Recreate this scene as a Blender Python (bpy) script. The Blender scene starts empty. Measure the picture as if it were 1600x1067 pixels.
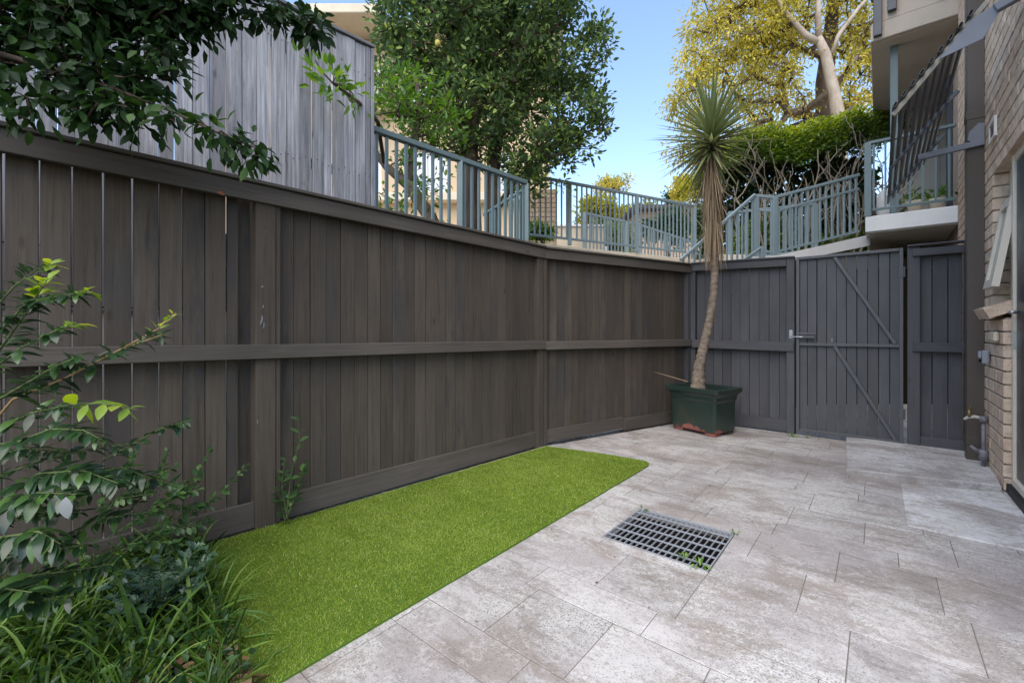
import bpy, bmesh, math, random
import numpy as np
from mathutils import Vector, Matrix

random.seed(7)
RNG = np.random.default_rng(11)
C = bpy.context.scene.collection
SC = bpy.context.scene

# ------------------------------------------------------------------ camera, sky, sun, exposure
F, H, HY = 690.0, 1.15, 515.0            # focal length in photo pixels, eye height, horizon row
cam = bpy.data.cameras.new('camera')
cam.sensor_width = 36.0
cam.lens = 36.0 * F / 1600.0
cam.shift_y = -(533.5 - HY) / 1600.0
cam.clip_start, cam.clip_end = 0.05, 2000.0
cam_o = bpy.data.objects.new('camera', cam)
cam_o.location = (0, 0, H)
cam_o.rotation_euler = (math.pi / 2, 0, 0)
C.objects.link(cam_o)
SC.camera = cam_o

SUN_AZ = math.radians(196)               # clockwise from +Y: high thin cloud, light from behind the camera
SUN_EL = math.radians(54)
world = bpy.data.worlds.new('World')
SC.world = world
world.use_nodes = True
wn = world.node_tree
sky = wn.nodes.new('ShaderNodeTexSky')
sky.sky_type = 'NISHITA'
sky.sun_disc = False
sky.sun_elevation = SUN_EL
sky.sun_rotation = SUN_AZ
sky.air_density, sky.dust_density, sky.ozone_density = 1.0, 0.6, 1.0
bg = wn.nodes['Background']
wn.links.new(sky.outputs[0], bg.inputs[0])
bg.inputs[1].default_value = 0.128
sun = bpy.data.lights.new('sun', 'SUN')
sun.energy = 1.5
sun.angle = math.radians(75)
sun.color = (1.0, 0.9, 0.76)
sun_o = bpy.data.objects.new('sun', sun)
sd = Vector((math.sin(SUN_AZ) * math.cos(SUN_EL), math.cos(SUN_AZ) * math.cos(SUN_EL), math.sin(SUN_EL)))
sun_o.rotation_euler = sd.to_track_quat('Z', 'Y').to_euler()
C.objects.link(sun_o)
vs = SC.view_settings
vs.view_transform = 'Standard'
vs.look = 'None'
vs.gamma = 1.0
vs.use_curve_mapping = False
vs.exposure = 1.62
SC.cycles.max_bounces = 8
SC.cycles.transparent_max_bounces = 8

# ------------------------------------------------------------------ geometry helpers
def G(px, py):
    """photo pixel -> point on the courtyard floor"""
    Y = F * H / (py - HY)
    return Vector(((px - 800) / F * Y, Y, 0))
def P(px, py, Y):
    """photo pixel at a known distance -> world point"""
    return Vector(((px - 800) / F * Y, Y, H + (HY - py) / F * Y))

class MB:
    def __init__(s):
        s.v, s.f = [], []
    def add(s, vs_, fs):
        o = len(s.v)
        s.v += [tuple(p) for p in vs_]
        s.f += [tuple(i + o for i in f) for f in fs]
        return s
    def box(s, x0, x1, y0, y1, z0, z1, ch=0.0):
        if ch <= 0:
            return s.add([(x0,y0,z0),(x1,y0,z0),(x1,y1,z0),(x0,y1,z0),(x0,y0,z1),(x1,y0,z1),(x1,y1,z1),(x0,y1,z1)],
                  [(0,3,2,1),(4,5,6,7),(0,1,5,4),(1,2,6,5),(2,3,7,6),(3,0,4,7)])
        bm = bmesh.new()
        vv = [bm.verts.new(p) for p in [(x0,y0,z0),(x1,y0,z0),(x1,y1,z0),(x0,y1,z0),(x0,y0,z1),(x1,y0,z1),(x1,y1,z1),(x0,y1,z1)]]
        for q in [(0,3,2,1),(4,5,6,7),(0,1,5,4),(1,2,6,5),(2,3,7,6),(3,0,4,7)]:
            bm.faces.new([vv[i] for i in q])
        bmesh.ops.bevel(bm, geom=list(bm.edges), offset=ch, segments=1, affect='EDGES')
        bm.verts.index_update()
        s.add([v.co.copy() for v in bm.verts], [tuple(v.index for v in f.verts) for f in bm.faces])
        bm.free()
        return s
    def obox(s, o, ax, ay, az, ch=0.0):
        """box from corner o along three edge vectors"""
        o, ax, ay, az = Vector(o), Vector(ax), Vector(ay), Vector(az)
        t = MB().box(0, ax.length, 0, ay.length, 0, az.length, ch)
        a, b, c = ax.normalized(), ay.normalized(), az.normalized()
        flip = a.cross(b).dot(c) < 0
        return s.add([o + a * p[0] + b * p[1] + c * p[2] for p in t.v], [f[::-1] if flip else f for f in t.f])
    def bar(s, p, q, w, h, up=(0, 0, 1), ch=0.0):
        """bar from p to q, w across, h along up, centred"""
        p, q = Vector(p), Vector(q)
        d = (q - p).normalized()
        u = Vector(up)
        side = d.cross(u)
        if side.length < 1e-4:
            side = d.cross(Vector((1, 0, 0)))
        side.normalize()
        u = side.cross(d).normalized()
        return s.obox(p - side * w / 2 - u * h / 2, q - p, side * w, u * h, ch)
    def tube(s, pts, rad, n=8, cap=True, jit=0.0):
        pts = [Vector(p) for p in pts]
        k = len(pts)
        if not hasattr(rad, '__len__'):
            rad = [rad] * k
        ref = Vector((0.31, 0.17, 0.93))
        vs_, fs = [], []
        for i, p in enumerate(pts):
            d = (pts[min(i + 1, k - 1)] - pts[max(i - 1, 0)])
            d = d.normalized() if d.length > 1e-9 else Vector((0, 0, 1))
            a = d.cross(ref)
            if a.length < 0.1:
                a = d.cross(Vector((1, 0, 0)))
            a.normalize()
            b = d.cross(a)
            for j in range(n):
                t = 2 * math.pi * j / n
                r = rad[i] * (1 + random.uniform(-jit, jit))
                vs_.append(p + a * r * math.cos(t) + b * r * math.sin(t))
        for i in range(k - 1):
            for j in range(n):
                j2 = (j + 1) % n
                fs.append((i*n + j, i*n + j2, (i+1)*n + j2, (i+1)*n + j))
        if cap:
            fs.append(tuple(range(n))[::-1])
            fs.append(tuple((k-1)*n + j for j in range(n)))
        return s.add(vs_, fs)
    def prism(s, poly, z0, z1, inset=0.0, drop=0.0):
        """vertical prism over a counter-clockwise polygon; inset/drop give a chamfered top edge"""
        n = len(poly)
        a = sum(poly[i][0]*poly[(i+1) % n][1] - poly[(i+1) % n][0]*poly[i][1] for i in range(n))
        if a < 0:
            poly = poly[::-1]
        vs_ = [(p[0], p[1], z0) for p in poly] + [(p[0], p[1], z1 - drop) for p in poly]
        fs = [tuple(range(n))[::-1]]
        for i in range(n):
            fs.append((i, (i+1) % n, n + (i+1) % n, n + i))
        if inset > 0:
            q = inset_poly(poly, inset)
            vs_ += [(p[0], p[1], z1) for p in q]
            for i in range(n):
                fs.append((n + i, n + (i+1) % n, 2*n + (i+1) % n, 2*n + i))
            fs.append(tuple(2*n + i for i in range(n)))
        else:
            fs.append(tuple(n + i for i in range(n)))
        return s.add(vs_, fs)
    def mesh(s, name, mat=None, smooth=False):
        me = bpy.data.meshes.new(name)
        me.from_pydata([tuple(p) for p in s.v], [], s.f)
        if mat:
            me.materials.append(mat)
        if smooth:
            me.polygons.foreach_set('use_smooth', [True] * len(me.polygons))
        me.update()
        return me
    def build(s, name, mat=None, parent=None, smooth=False, kind=None):
        return put(name, s.mesh(name, mat, smooth), parent, kind=kind)

def inset_poly(poly, d):
    n = len(poly)
    out = []
    for i in range(n):
        p0, p1, p2 = Vector(poly[i-1][:2]), Vector(poly[i][:2]), Vector(poly[(i+1) % n][:2])
        e1, e2 = (p1 - p0).normalized(), (p2 - p1).normalized()
        n1, n2 = Vector((-e1.y, e1.x)), Vector((-e2.y, e2.x))
        m = n1 + n2
        k = m.dot(n1)
        out.append(p1 + m * (d / k if abs(k) > 0.2 else d))
    return out

def clip_poly(poly, a, b):
    """keep the part of poly on the left of a->b"""
    out = []
    n = len(poly)
    sd_ = lambda p: (b[0]-a[0])*(p[1]-a[1]) - (b[1]-a[1])*(p[0]-a[0])
    for i in range(n):
        p, q = poly[i], poly[(i+1) % n]
        sp, sq = sd_(p), sd_(q)
        if sp >= 0:
            out.append(p)
        if (sp >= 0) != (sq >= 0):
            t = sp / (sp - sq)
            out.append((p[0] + (q[0]-p[0])*t, p[1] + (q[1]-p[1])*t))
    return out

def put(name, me, parent=None, M=None, kind=None, label=None):
    o = bpy.data.objects.new(name, me)
    C.objects.link(o)
    if parent is not None:
        o.parent = parent
    if M is not None:
        o.matrix_local = M
    if kind:
        o['kind'] = kind
    if label:
        o['label'] = label
    return o
def tag(o, label, cat, group=None, kind=None):
    o['label'] = label
    o['category'] = cat
    if group:
        o['group'] = group
    if kind:
        o['kind'] = kind
    return o
def thing(name, label, cat, loc=(0, 0, 0), rz=0.0, group=None):
    o = bpy.data.objects.new(name, None)
    o.empty_display_size = 0.2
    C.objects.link(o)
    o.location = loc
    o.rotation_euler = (0, 0, rz)
    return tag(o, label, cat, group)
def T(x, y, z):
    return Matrix.Translation((x, y, z))

# ------------------------------------------------------------------ materials
def new_mat(name, rough=0.7, spec=0.3):
    m = bpy.data.materials.new(name)
    m.use_nodes = True
    nt = m.node_tree
    b = nt.nodes['Principled BSDF']
    b.inputs['Roughness'].default_value = rough
    b.inputs['Specular IOR Level'].default_value = spec
    return m, nt, b
def nd(nt, typ, ins=None, **kw):
    n = nt.nodes.new(typ)
    for k, v in kw.items():
        setattr(n, k, v)
    for k, v in (ins or {}).items():
        if hasattr(v, 'is_output'):
            nt.links.new(v, n.inputs[k])
        else:
            n.inputs[k].default_value = v
    return n
def ramp(nt, fac, stops, interp='LINEAR'):
    r = nt.nodes.new('ShaderNodeValToRGB')
    r.color_ramp.interpolation = interp
    el = r.color_ramp.elements
    while len(el) < len(stops):
        el.new(0.5)
    for e, (p, c) in zip(el, stops):
        e.position = p
        e.color = c if len(c) == 4 else (*c, 1)
    nt.links.new(fac, r.inputs[0])
    return r.outputs[0]
def mix(nt, fac, a, b, mode='MIX'):
    n = nt.nodes.new('ShaderNodeMix')
    n.data_type = 'RGBA'
    n.blend_type = mode
    n.clamp_result = True
    for i, v in ((0, fac), (6, a), (7, b)):
        if hasattr(v, 'is_output'):
            nt.links.new(v, n.inputs[i])
        else:
            n.inputs[i].default_value = v if not isinstance(v, tuple) or len(v) == 4 else (*v, 1)
    return n.outputs[2]
def math_(nt, op, a, b=0.0, clamp=False):
    n = nt.nodes.new('ShaderNodeMath')
    n.operation = op
    n.use_clamp = clamp
    for i, v in enumerate((a, b)):
        if hasattr(v, 'is_output'):
            nt.links.new(v, n.inputs[i])
        else:
            n.inputs[i].default_value = v
    return n.outputs[0]
def bump(nt, b, h, strength=0.4, dist=0.005):
    n = nd(nt, 'ShaderNodeBump', {'Strength': strength, 'Distance': dist, 'Height': h})
    nt.links.new(n.outputs[0], b.inputs['Normal'])
def noise(nt, vec, scale, detail=4.0, rough=0.55, dist=0.0):
    return nd(nt, 'ShaderNodeTexNoise', {'Vector': vec, 'Scale': scale, 'Detail': detail, 'Roughness': rough, 'Distortion': dist})
def mapping(nt, vec, scale=(1, 1, 1), loc=None):
    n = nd(nt, 'ShaderNodeMapping', {'Vector': vec, 'Scale': scale})
    if loc is not None:
        nt.links.new(loc, n.inputs['Location'])
    return n.outputs[0]

def wood(name, c_dark, c_mid, c_light, axis='z', var=0.25, rough=0.8, grain=1.0, wear=None, bstr=0.35, cool=None):
    """stained or weathered timber: long grain, knots, per-board tone"""
    m, nt, b = new_mat(name, rough, 0.25)
    tc = nd(nt, 'ShaderNodeTexCoord')
    oi = nd(nt, 'ShaderNodeObjectInfo')
    off = nd(nt, 'ShaderNodeVectorMath', {0: (37.0, 19.0, 53.0)}, operation='SCALE')
    nt.links.new(oi.outputs['Random'], off.inputs['Scale'])
    sc = {'z': (60, 60, 1.5), 'x': (1.5, 60, 60)}[axis]
    v = mapping(nt, tc.outputs['Object'], sc, off.outputs[0])
    g = noise(nt, v, 1.5 * grain, 8, 0.68, 0.25)
    fine = noise(nt, v, 9.0 * grain, 3, 0.6)
    big = noise(nt, mapping(nt, tc.outputs['Object'], (3, 3, 1.2) if axis == 'z' else (1.2, 3, 3), off.outputs[0]), 1.5, 3)
    col = ramp(nt, g.outputs[0], [(0.22, c_dark), (0.42, c_mid), (0.7, c_light)])
    tone = math_(nt, 'ADD', math_(nt, 'MULTIPLY', oi.outputs['Random'], var * 2), 1 - var)
    tone = math_(nt, 'MULTIPLY', tone, math_(nt, 'ADD', math_(nt, 'MULTIPLY', big.outputs[0], 0.7), 0.65))
    hsv = nd(nt, 'ShaderNodeHueSaturation', {'Color': col, 'Value': tone})
    out = hsv.outputs[0]
    if cool:
        fr_ = math_(nt, 'FRACT', math_(nt, 'MULTIPLY', oi.outputs['Random'], 7.31))
        patch = noise(nt, mapping(nt, tc.outputs['Object'], (5, 5, 1.0), off.outputs[0]), 2.0, 5, 0.65)
        cm = math_(nt, 'MULTIPLY', ramp(nt, patch.outputs[0], [(0.42, (0, 0, 0)), (0.62, (1, 1, 1))]), ramp(nt, fr_, [(0.3, (0.15, 0.15, 0.15)), (0.75, (1, 1, 1))]))
        out = mix(nt, cm, out, cool)
        dk = noise(nt, mapping(nt, tc.outputs['Object'], (14, 14, 0.9), off.outputs[0]), 2.0, 6, 0.7, 0.4)
        out = mix(nt, math_(nt, 'MULTIPLY', ramp(nt, dk.outputs[0], [(0.55, (0, 0, 0)), (0.72, (1, 1, 1))]), 0.55), out, tuple(x*0.5 for x in c_dark))
    # knots
    vk = nd(nt, 'ShaderNodeTexVoronoi', {'Vector': mapping(nt, tc.outputs['Object'], (5, 5, 2.0) if axis == 'z' else (2.0, 5, 5), off.outputs[0]), 'Scale': 1.0})
    kn = ramp(nt, vk.outputs['Distance'], [(0.03, (1, 1, 1)), (0.085, (0, 0, 0))])
    out = mix(nt, math_(nt, 'MULTIPLY', kn, 0.7), out, c_dark)
    if wear:
        w = noise(nt, mapping(nt, tc.outputs['Object'], (9, 9, 3) if axis == 'z' else (3, 9, 9), off.outputs[0]), 2.0, 5, 0.7)
        wm = ramp(nt, w.outputs[0], [(0.66, (0, 0, 0)), (0.74, (1, 1, 1))])
        out = mix(nt, math_(nt, 'MULTIPLY', wm, 0.5), out, wear)
    nt.links.new(out, b.inputs['Base Color'])
    bump(nt, b, math_(nt, 'ADD', g.outputs[0], math_(nt, 'MULTIPLY', fine.outputs[0], 0.5)), bstr, 0.004)
    return m

def paint(name, col, rough=0.45, spec=0.4, dirt=0.15, metal=0.0, scale=6.0, dirtcol=(0.06, 0.05, 0.04)):
    m, nt, b = new_mat(name, rough, spec)
    tc = nd(nt, 'ShaderNodeTexCoord')
    n1 = noise(nt, tc.outputs['Object'], scale, 6, 0.65)
    n2 = noise(nt, tc.outputs['Object'], scale * 9, 3, 0.6)
    f = ramp(nt, n1.outputs[0], [(0.42, (0, 0, 0)), (0.8, (1, 1, 1))])
    c = mix(nt, math_(nt, 'MULTIPLY', f, dirt), col, dirtcol)
    nt.links.new(c, b.inputs['Base Color'])
    b.inputs['Metallic'].default_value = metal
    rr = math_(nt, 'ADD', math_(nt, 'MULTIPLY', n1.outputs[0], 0.25), rough - 0.12)
    nt.links.new(rr, b.inputs['Roughness'])
    bump(nt, b, n2.outputs[0], 0.08, 0.003)
    return m

def leafmat(name, dark, light, tip=None, rough=0.4, trans=0.35, spec=0.5, per_object=False, under=None):
    """foliage: colour varies leaf by leaf, some light passes through the blade"""
    m, nt, b = new_mat(name, rough, spec)
    if per_object:
        t = math_(nt, 'FRACT', math_(nt, 'ADD', nd(nt, 'ShaderNodeObjectInfo').outputs['Random'], nd(nt, 'ShaderNodeAttribute', attribute_name='tint').outputs['Fac']))
    else:
        t = nd(nt, 'ShaderNodeAttribute', attribute_name='tint').outputs['Fac']
    stops = [(0.0, dark), (0.75, light)]
    if tip:
        stops.append((1.0, tip))
    col = ramp(nt, t, stops)
    if under:
        col = mix(nt, nd(nt, 'ShaderNodeNewGeometry').outputs['Backfacing'], col, under)
    nt.links.new(col, b.inputs['Base Color'])
    tr = nd(nt, 'ShaderNodeBsdfTranslucent')
    bright = nd(nt, 'ShaderNodeHueSaturation', {'Color': col, 'Value': 1.6, 'Saturation': 1.15, 'Hue': 0.485})
    nt.links.new(bright.outputs[0], tr.inputs['Color'])
    mx = nd(nt, 'ShaderNodeMixShader', {0: trans})
    nt.links.new(b.outputs[0], mx.inputs[1])
    nt.links.new(tr.outputs[0], mx.inputs[2])
    nt.links.new(mx.outputs[0], nt.nodes['Material Output'].inputs['Surface'])
    return m

def bark(name, c1, c2, scale=6.0, stretch=0.25, rough=0.85):
    m, nt, b = new_mat(name, rough, 0.2)
    tc = nd(nt, 'ShaderNodeTexCoord')
    n1 = noise(nt, mapping(nt, tc.outputs['Object'], (1, 1, stretch)), scale, 6, 0.7, 0.5)
    n2 = noise(nt, tc.outputs['Object'], scale * 6, 3)
    c = ramp(nt, n1.outputs[0], [(0.35, c1), (0.65, c2)])
    nt.links.new(c, b.inputs['Base Color'])
    bump(nt, b, math_(nt, 'ADD', n1.outputs[0], math_(nt, 'MULTIPLY', n2.outputs[0], 0.4)), 0.6, 0.02)
    return m

M = {}
M['fence_brown'] = wood('fence_stain_brown', (0.034, 0.027, 0.021), (0.066, 0.053, 0.042), (0.084, 0.07, 0.057), 'z', 0.2, wear=(0.052, 0.05, 0.05), cool=(0.05, 0.046, 0.043))
M['fence_brown_x'] = wood('fence_stain_brown_rail', (0.036, 0.031, 0.027), (0.073, 0.063, 0.054), (0.098, 0.086, 0.076), 'x', 0.1)
M['fence_cool_light'] = wood('fence_stain_cool_light', (0.05, 0.05, 0.054), (0.072, 0.071, 0.077), (0.084, 0.084, 0.09), 'z', 0.1)  # same stain as the brown runs, cooler light put into its colour
M['fence_cool_light_x'] = wood('fence_stain_cool_light_rail', (0.05, 0.05, 0.054), (0.076, 0.075, 0.081), (0.092, 0.091, 0.098), 'x', 0.08)
M['gate_cool_light'] = wood('gate_board_stain_cool_light', (0.062, 0.063, 0.068), (0.078, 0.079, 0.085), (0.086, 0.087, 0.093), 'z', 0.06, 0.6, bstr=0.2)  # gate boards share that stain, the cool light is in their colour
M['gate_steel'] = paint('gate_frame_paint', (0.085, 0.086, 0.093), 0.5)
M['old_paling'] = wood('weathered_silver_timber', (0.06, 0.06, 0.07), (0.22, 0.222, 0.245), (0.42, 0.425, 0.45), 'z', 0.3, 0.9, 0.8, wear=(0.09, 0.085, 0.065), bstr=0.7, cool=(0.2, 0.2, 0.215))
M['old_paling_x'] = wood('weathered_dark_capping', (0.05, 0.05, 0.055), (0.12, 0.12, 0.13), (0.2, 0.2, 0.21), 'x', 0.2, 0.9)
M['teal'] = paint('teal_railing_paint', (0.115, 0.165, 0.172), 0.38, 0.45, 0.18)
M['teal_pale'] = paint('pale_teal_railing_paint', (0.21, 0.275, 0.3), 0.4, 0.45, 0.15)
M['cream_paint'] = paint('cream_frame_paint', (0.62, 0.57, 0.48), 0.4, 0.4, 0.12)
M['white_conc'] = paint('white_painted_concrete', (0.74, 0.73, 0.71), 0.7, 0.25, 0.16, scale=3)
M['cream_wall'] = paint('cream_render', (0.62, 0.54, 0.42), 0.85, 0.2, 0.22, scale=2)
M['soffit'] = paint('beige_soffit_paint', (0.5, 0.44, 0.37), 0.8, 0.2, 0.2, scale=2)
M['tan_wall'] = paint('tan_building_render', (0.56, 0.42, 0.27), 0.85, 0.2, 0.15, scale=1.0)
M['brown_steel'] = paint('brown_downpipe_paint', (0.075, 0.06, 0.05), 0.45, 0.4, 0.3)
M['navy_alu'] = paint('dark_blue_aluminium', (0.035, 0.042, 0.055), 0.35, 0.5, 0.15)
M['alu_dull'] = paint('dull_beige_aluminium', (0.3, 0.28, 0.23), 0.6, 0.3, 0.3)
M['alu'] = paint('bare_aluminium', (0.5, 0.5, 0.48), 0.4, 0.5, 0.3, 0.8)
M['bracket'] = paint('grey_blue_bracket_paint', (0.17, 0.19, 0.23), 0.45, 0.45, 0.15)
M['galv'] = paint('galvanised_steel', (0.5, 0.52, 0.55), 0.5, 0.5, 0.4, 0.6, 30, (0.2, 0.2, 0.21))
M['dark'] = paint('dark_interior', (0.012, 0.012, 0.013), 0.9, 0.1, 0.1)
M['door'] = paint('dark_navy_door_paint', (0.03, 0.031, 0.04), 0.35, 0.5, 0.1)
M['black_rubber'] = paint('black_threshold', (0.02, 0.02, 0.022), 0.6, 0.3, 0.2)
M['grey_plastic'] = paint('grey_plastic', (0.3, 0.31, 0.35), 0.5, 0.4, 0.15)
M['brass'] = paint('tarnished_brass', (0.3, 0.22, 0.11), 0.45, 0.5, 0.5, 0.8, 20)
M['lead_pipe'] = paint('old_grey_pipe', (0.2, 0.2, 0.22), 0.6, 0.4, 0.6, 0.3, 18)
M['mortar'] = paint('pale_mortar', (0.25, 0.22, 0.19), 0.95, 0.1, 0.4, scale=14)
M['soil'] = paint('dark_soil', (0.035, 0.026, 0.018), 0.95, 0.1, 0.5, scale=20, dirtcol=(0.01, 0.008, 0.006))
M['roof'] = paint('dark_roof_tiles', (0.07, 0.06, 0.06), 0.8, 0.2, 0.3, scale=2)
M['car'] = paint('dark_blue_car_paint', (0.010, 0.012, 0.02), 0.55, 0.2, 0.05)
M['tyre'] = paint('tyre_rubber', (0.02, 0.02, 0.02), 0.8, 0.2, 0.2)

def glass(name, col, rough=0.06):
    m, nt, b = new_mat(name, rough, 0.9)
    b.inputs['Base Color'].default_value = (*col, 1)
    return m
M['glass_dark'] = glass('dark_window_glass', (0.03, 0.035, 0.04))
M['glass_sash'] = glass('sash_glass', (0.16, 0.19, 0.18), 0.12)
M['glass_blind'] = glass('window_with_pale_blind', (0.5, 0.52, 0.55), 0.15)

def brickmat(name, dark, mid, light, pink):
    m, nt, b = new_mat(name, 0.88, 0.2)
    tc = nd(nt, 'ShaderNodeTexCoord')
    oi = nd(nt, 'ShaderNodeObjectInfo')
    off = nd(nt, 'ShaderNodeVectorMath', {0: (31.0, 17.0, 43.0)}, operation='SCALE')
    nt.links.new(oi.outputs['Random'], off.inputs['Scale'])
    v = mapping(nt, tc.outputs['Object'], (1, 1, 1), off.outputs[0])
    n1 = noise(nt, v, 14, 5, 0.65)
    n2 = noise(nt, v, 60, 4, 0.7)
    base = ramp(nt, oi.outputs['Random'], [(0.0, mid), (0.35, light), (0.7, pink), (1.0, mid)])
    c = mix(nt, ramp(nt, n1.outputs[0], [(0.45, (0, 0, 0)), (0.75, (1, 1, 1))]), base, dark)
    c = mix(nt, math_(nt, 'MULTIPLY', n2.outputs[0], 0.35), c, light)
    pit = ramp(nt, nd(nt, 'ShaderNodeTexVoronoi', {'Vector': v, 'Scale': 45.0}).outputs['Distance'], [(0.08, (1, 1, 1)), (0.2, (0, 0, 0))])
    c = mix(nt, math_(nt, 'MULTIPLY', pit, 0.6), c, dark)
    nt.links.new(c, b.inputs['Base Color'])
    bump(nt, b, math_(nt, 'SUBTRACT', n2.outputs[0], math_(nt, 'MULTIPLY', pit, 0.7)), 0.5, 0.005)
    return m
M['brick'] = brickmat('blush_brick', (0.29, 0.2, 0.14), (0.57, 0.445, 0.335), (0.68, 0.56, 0.44), (0.59, 0.43, 0.32))

def brick_tex(name):
    m, nt, b = new_mat(name, 0.9, 0.2)
    tc = nd(nt, 'ShaderNodeTexCoord')
    br = nd(nt, 'ShaderNodeTexBrick', {'Color1': (0.5, 0.4, 0.31, 1), 'Color2': (0.42, 0.31, 0.24, 1), 'Mortar': (0.32, 0.29, 0.25, 1), 'Scale': 1.0, 'Mortar Size': 0.012, 'Brick Width': 0.25, 'Row Height': 0.094})
    sep = nd(nt, 'ShaderNodeSeparateXYZ', {0: tc.outputs['Object']})
    cmb = nd(nt, 'ShaderNodeCombineXYZ', {0: math_(nt, 'ADD', sep.outputs[0], sep.outputs[1]), 1: sep.outputs[2]})
    nt.links.new(cmb.outputs[0], br.inputs['Vector'])
    nt.links.new(br.outputs[0], b.inputs['Base Color'])
    return m
M['brick_far'] = brick_tex('far_brickwork')

def paving_mat(name, base, smooth_area=False):
    """old exposed-aggregate concrete: pale speckle worn off in lilac and brown patches"""
    m, nt, b = new_mat(name, 0.82, 0.25)
    geo = nd(nt, 'ShaderNodeNewGeometry')
    p = geo.outputs['Position']
    oi = nd(nt, 'ShaderNodeObjectInfo')
    rot = nd(nt, 'ShaderNodeVectorRotate', {'Vector': p, 'Angle': 0.69}, rotation_type='Z_AXIS').outputs[0]
    gran = noise(nt, p, 42, 4, 0.75)
    mid_ = noise(nt, p, 11, 5, 0.7)
    fine = gran
    def stain(vec, scale, lo, hi, detail=7, rough=0.68, dist=0.5, g=0.32):
        n = noise(nt, vec, scale, detail, rough, dist)
        v = math_(nt, 'ADD', n.outputs[0], math_(nt, 'MULTIPLY', math_(nt, 'SUBTRACT', gran.outputs[0], 0.5), g))
        return ramp(nt, v, [(lo, (0, 0, 0)), (hi, (1, 1, 1))])
    c = ramp(nt, mid_.outputs[0], [(0.3, tuple(x * 0.86 for x in base)), (0.5, base), (0.7, tuple(min(1, x * 1.12) for x in base))])
    # pale exposed aggregate with dark pebbles where the surface has worn
    vo = nd(nt, 'ShaderNodeTexVoronoi', {'Vector': p, 'Scale': 210.0})
    vc = nd(nt, 'ShaderNodeSeparateColor', {0: vo.outputs['Color']})
    agg = ramp(nt, vc.outputs[0], [(0.0, (0.12, 0.115, 0.11)), (0.13, (0.24, 0.23, 0.215)), (0.26, (0.42, 0.405, 0.38)), (1.0, (0.54, 0.53, 0.5))])
    c = mix(nt, math_(nt, 'MULTIPLY', stain(p, 1.6, 0.44, 0.56), 0.3 if smooth_area else 0.8), c, agg)
    # lilac-grey film, brown grime, long dark scuffs across the house side
    k = 0.85 if smooth_area else 1.0
    c = mix(nt, math_(nt, 'MULTIPLY', stain(p, 1.25, 0.47, 0.57), 0.66 * k), c, (0.27, 0.24, 0.23))
    c = mix(nt, math_(nt, 'MULTIPLY', stain(mapping(nt, rot, (1.0, 1.7, 1)), 1.7, 0.50, 0.61), 0.66 * k), c, (0.215, 0.178, 0.147))
    c = mix(nt, math_(nt, 'MULTIPLY', stain(mapping(nt, rot, (1.6, 6.5, 1)), 1.9, 0.50, 0.64, 8, 0.72), 0.52 * k), c, (0.165, 0.143, 0.125))
    c = mix(nt, math_(nt, 'MULTIPLY', stain(p, 4.5, 0.56, 0.70), 0.5 * k), c, (0.2, 0.175, 0.155))
    pit_ = ramp(nt, vc.outputs[1], [(0.88, (0, 0, 0)), (0.94, (1, 1, 1))])
    c = mix(nt, math_(nt, 'MULTIPLY', pit_, 0.2 if smooth_area else 0.5), c, (0.13, 0.12, 0.11))
    c = mix(nt, math_(nt, 'MULTIPLY', ramp(nt, gran.outputs[0], [(0.5, (0, 0, 0)), (0.75, (1, 1, 1))]), 0.3), c, (0.52, 0.5, 0.47))
    tone = math_(nt, 'ADD', math_(nt, 'MULTIPLY', oi.outputs['Random'], 0.2), 0.9)
    c = nd(nt, 'ShaderNodeHueSaturation', {'Color': c, 'Value': tone}).outputs[0]
    nt.links.new(c, b.inputs['Base Color'])
    bump(nt, b, math_(nt, 'ADD', fine.outputs[0], math_(nt, 'MULTIPLY', vo.outputs['Distance'], -0.6)), 0.15 if smooth_area else 0.35, 0.004)
    return m
M['paver'] = paving_mat('aged_paver_concrete', (0.43, 0.41, 0.395))
M['slab'] = paving_mat('pale_slab_concrete', (0.56, 0.555, 0.55), True)
M['joint'] = paint('dirty_joint_sand', (0.17, 0.153, 0.137), 0.95, 0.1, 0.4, scale=25)

M['turf'] = leafmat('artificial_turf_blades', (0.15, 0.225, 0.026), (0.275, 0.365, 0.055), (0.48, 0.5, 0.18), 0.6, 0.35, 0.25)
M['turf_base'] = paint('turf_backing', (0.075, 0.14, 0.018), 0.95, 0.1, 0.3, scale=30)
# ------------------------------------------------------------------ the courtyard floor
U, V = Vector((0.639, 0.769, 0)), Vector((0.769, -0.639, 0))
g0 = Vector((0.498, 2.456, 0))
GU, GV = 0.514, 0.565                     # drain opening along U and V
def uv(a, b, z=0.0):
    p = g0 + U * a + V * b
    return Vector((p.x, p.y, z))
FB, FC = Vector((0.316, 4.36, 0)), Vector((2.268, 5.588, 0))   # fence corners
FD, FA = Vector((4.181, 3.964, 0)), Vector((-3.369, 0.6, 0))
yard = [(-4.0, -0.04), (FB.x, FB.y), (FC.x, FC.y), (4.30, 3.86), (0.72, -0.42)]  # clockwise
TURF = [(-1.665, 2.30), (0.335, 4.315), (0.62, 4.17), (1.02, 3.93), (1.135, 3.845), (1.172, 3.79), (1.15, 3.715), (-0.749, 1.437), (-0.81, 1.36)]
BED = [(-1.68, 2.34), (-0.80, 1.36), (-0.98, 0.9), (-1.4, 0.2), (-3.76, 0.2), (-3.37, 0.62)]

def inside(poly, p):
    c = False
    n = len(poly)
    for i in range(n):
        a, b = poly[i], poly[(i+1) % n]
        if (a[1] > p[1]) != (b[1] > p[1]) and p[0] < (b[0]-a[0])*(p[1]-a[1])/(b[1]-a[1]) + a[0]:
            c = not c
    return c

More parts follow.
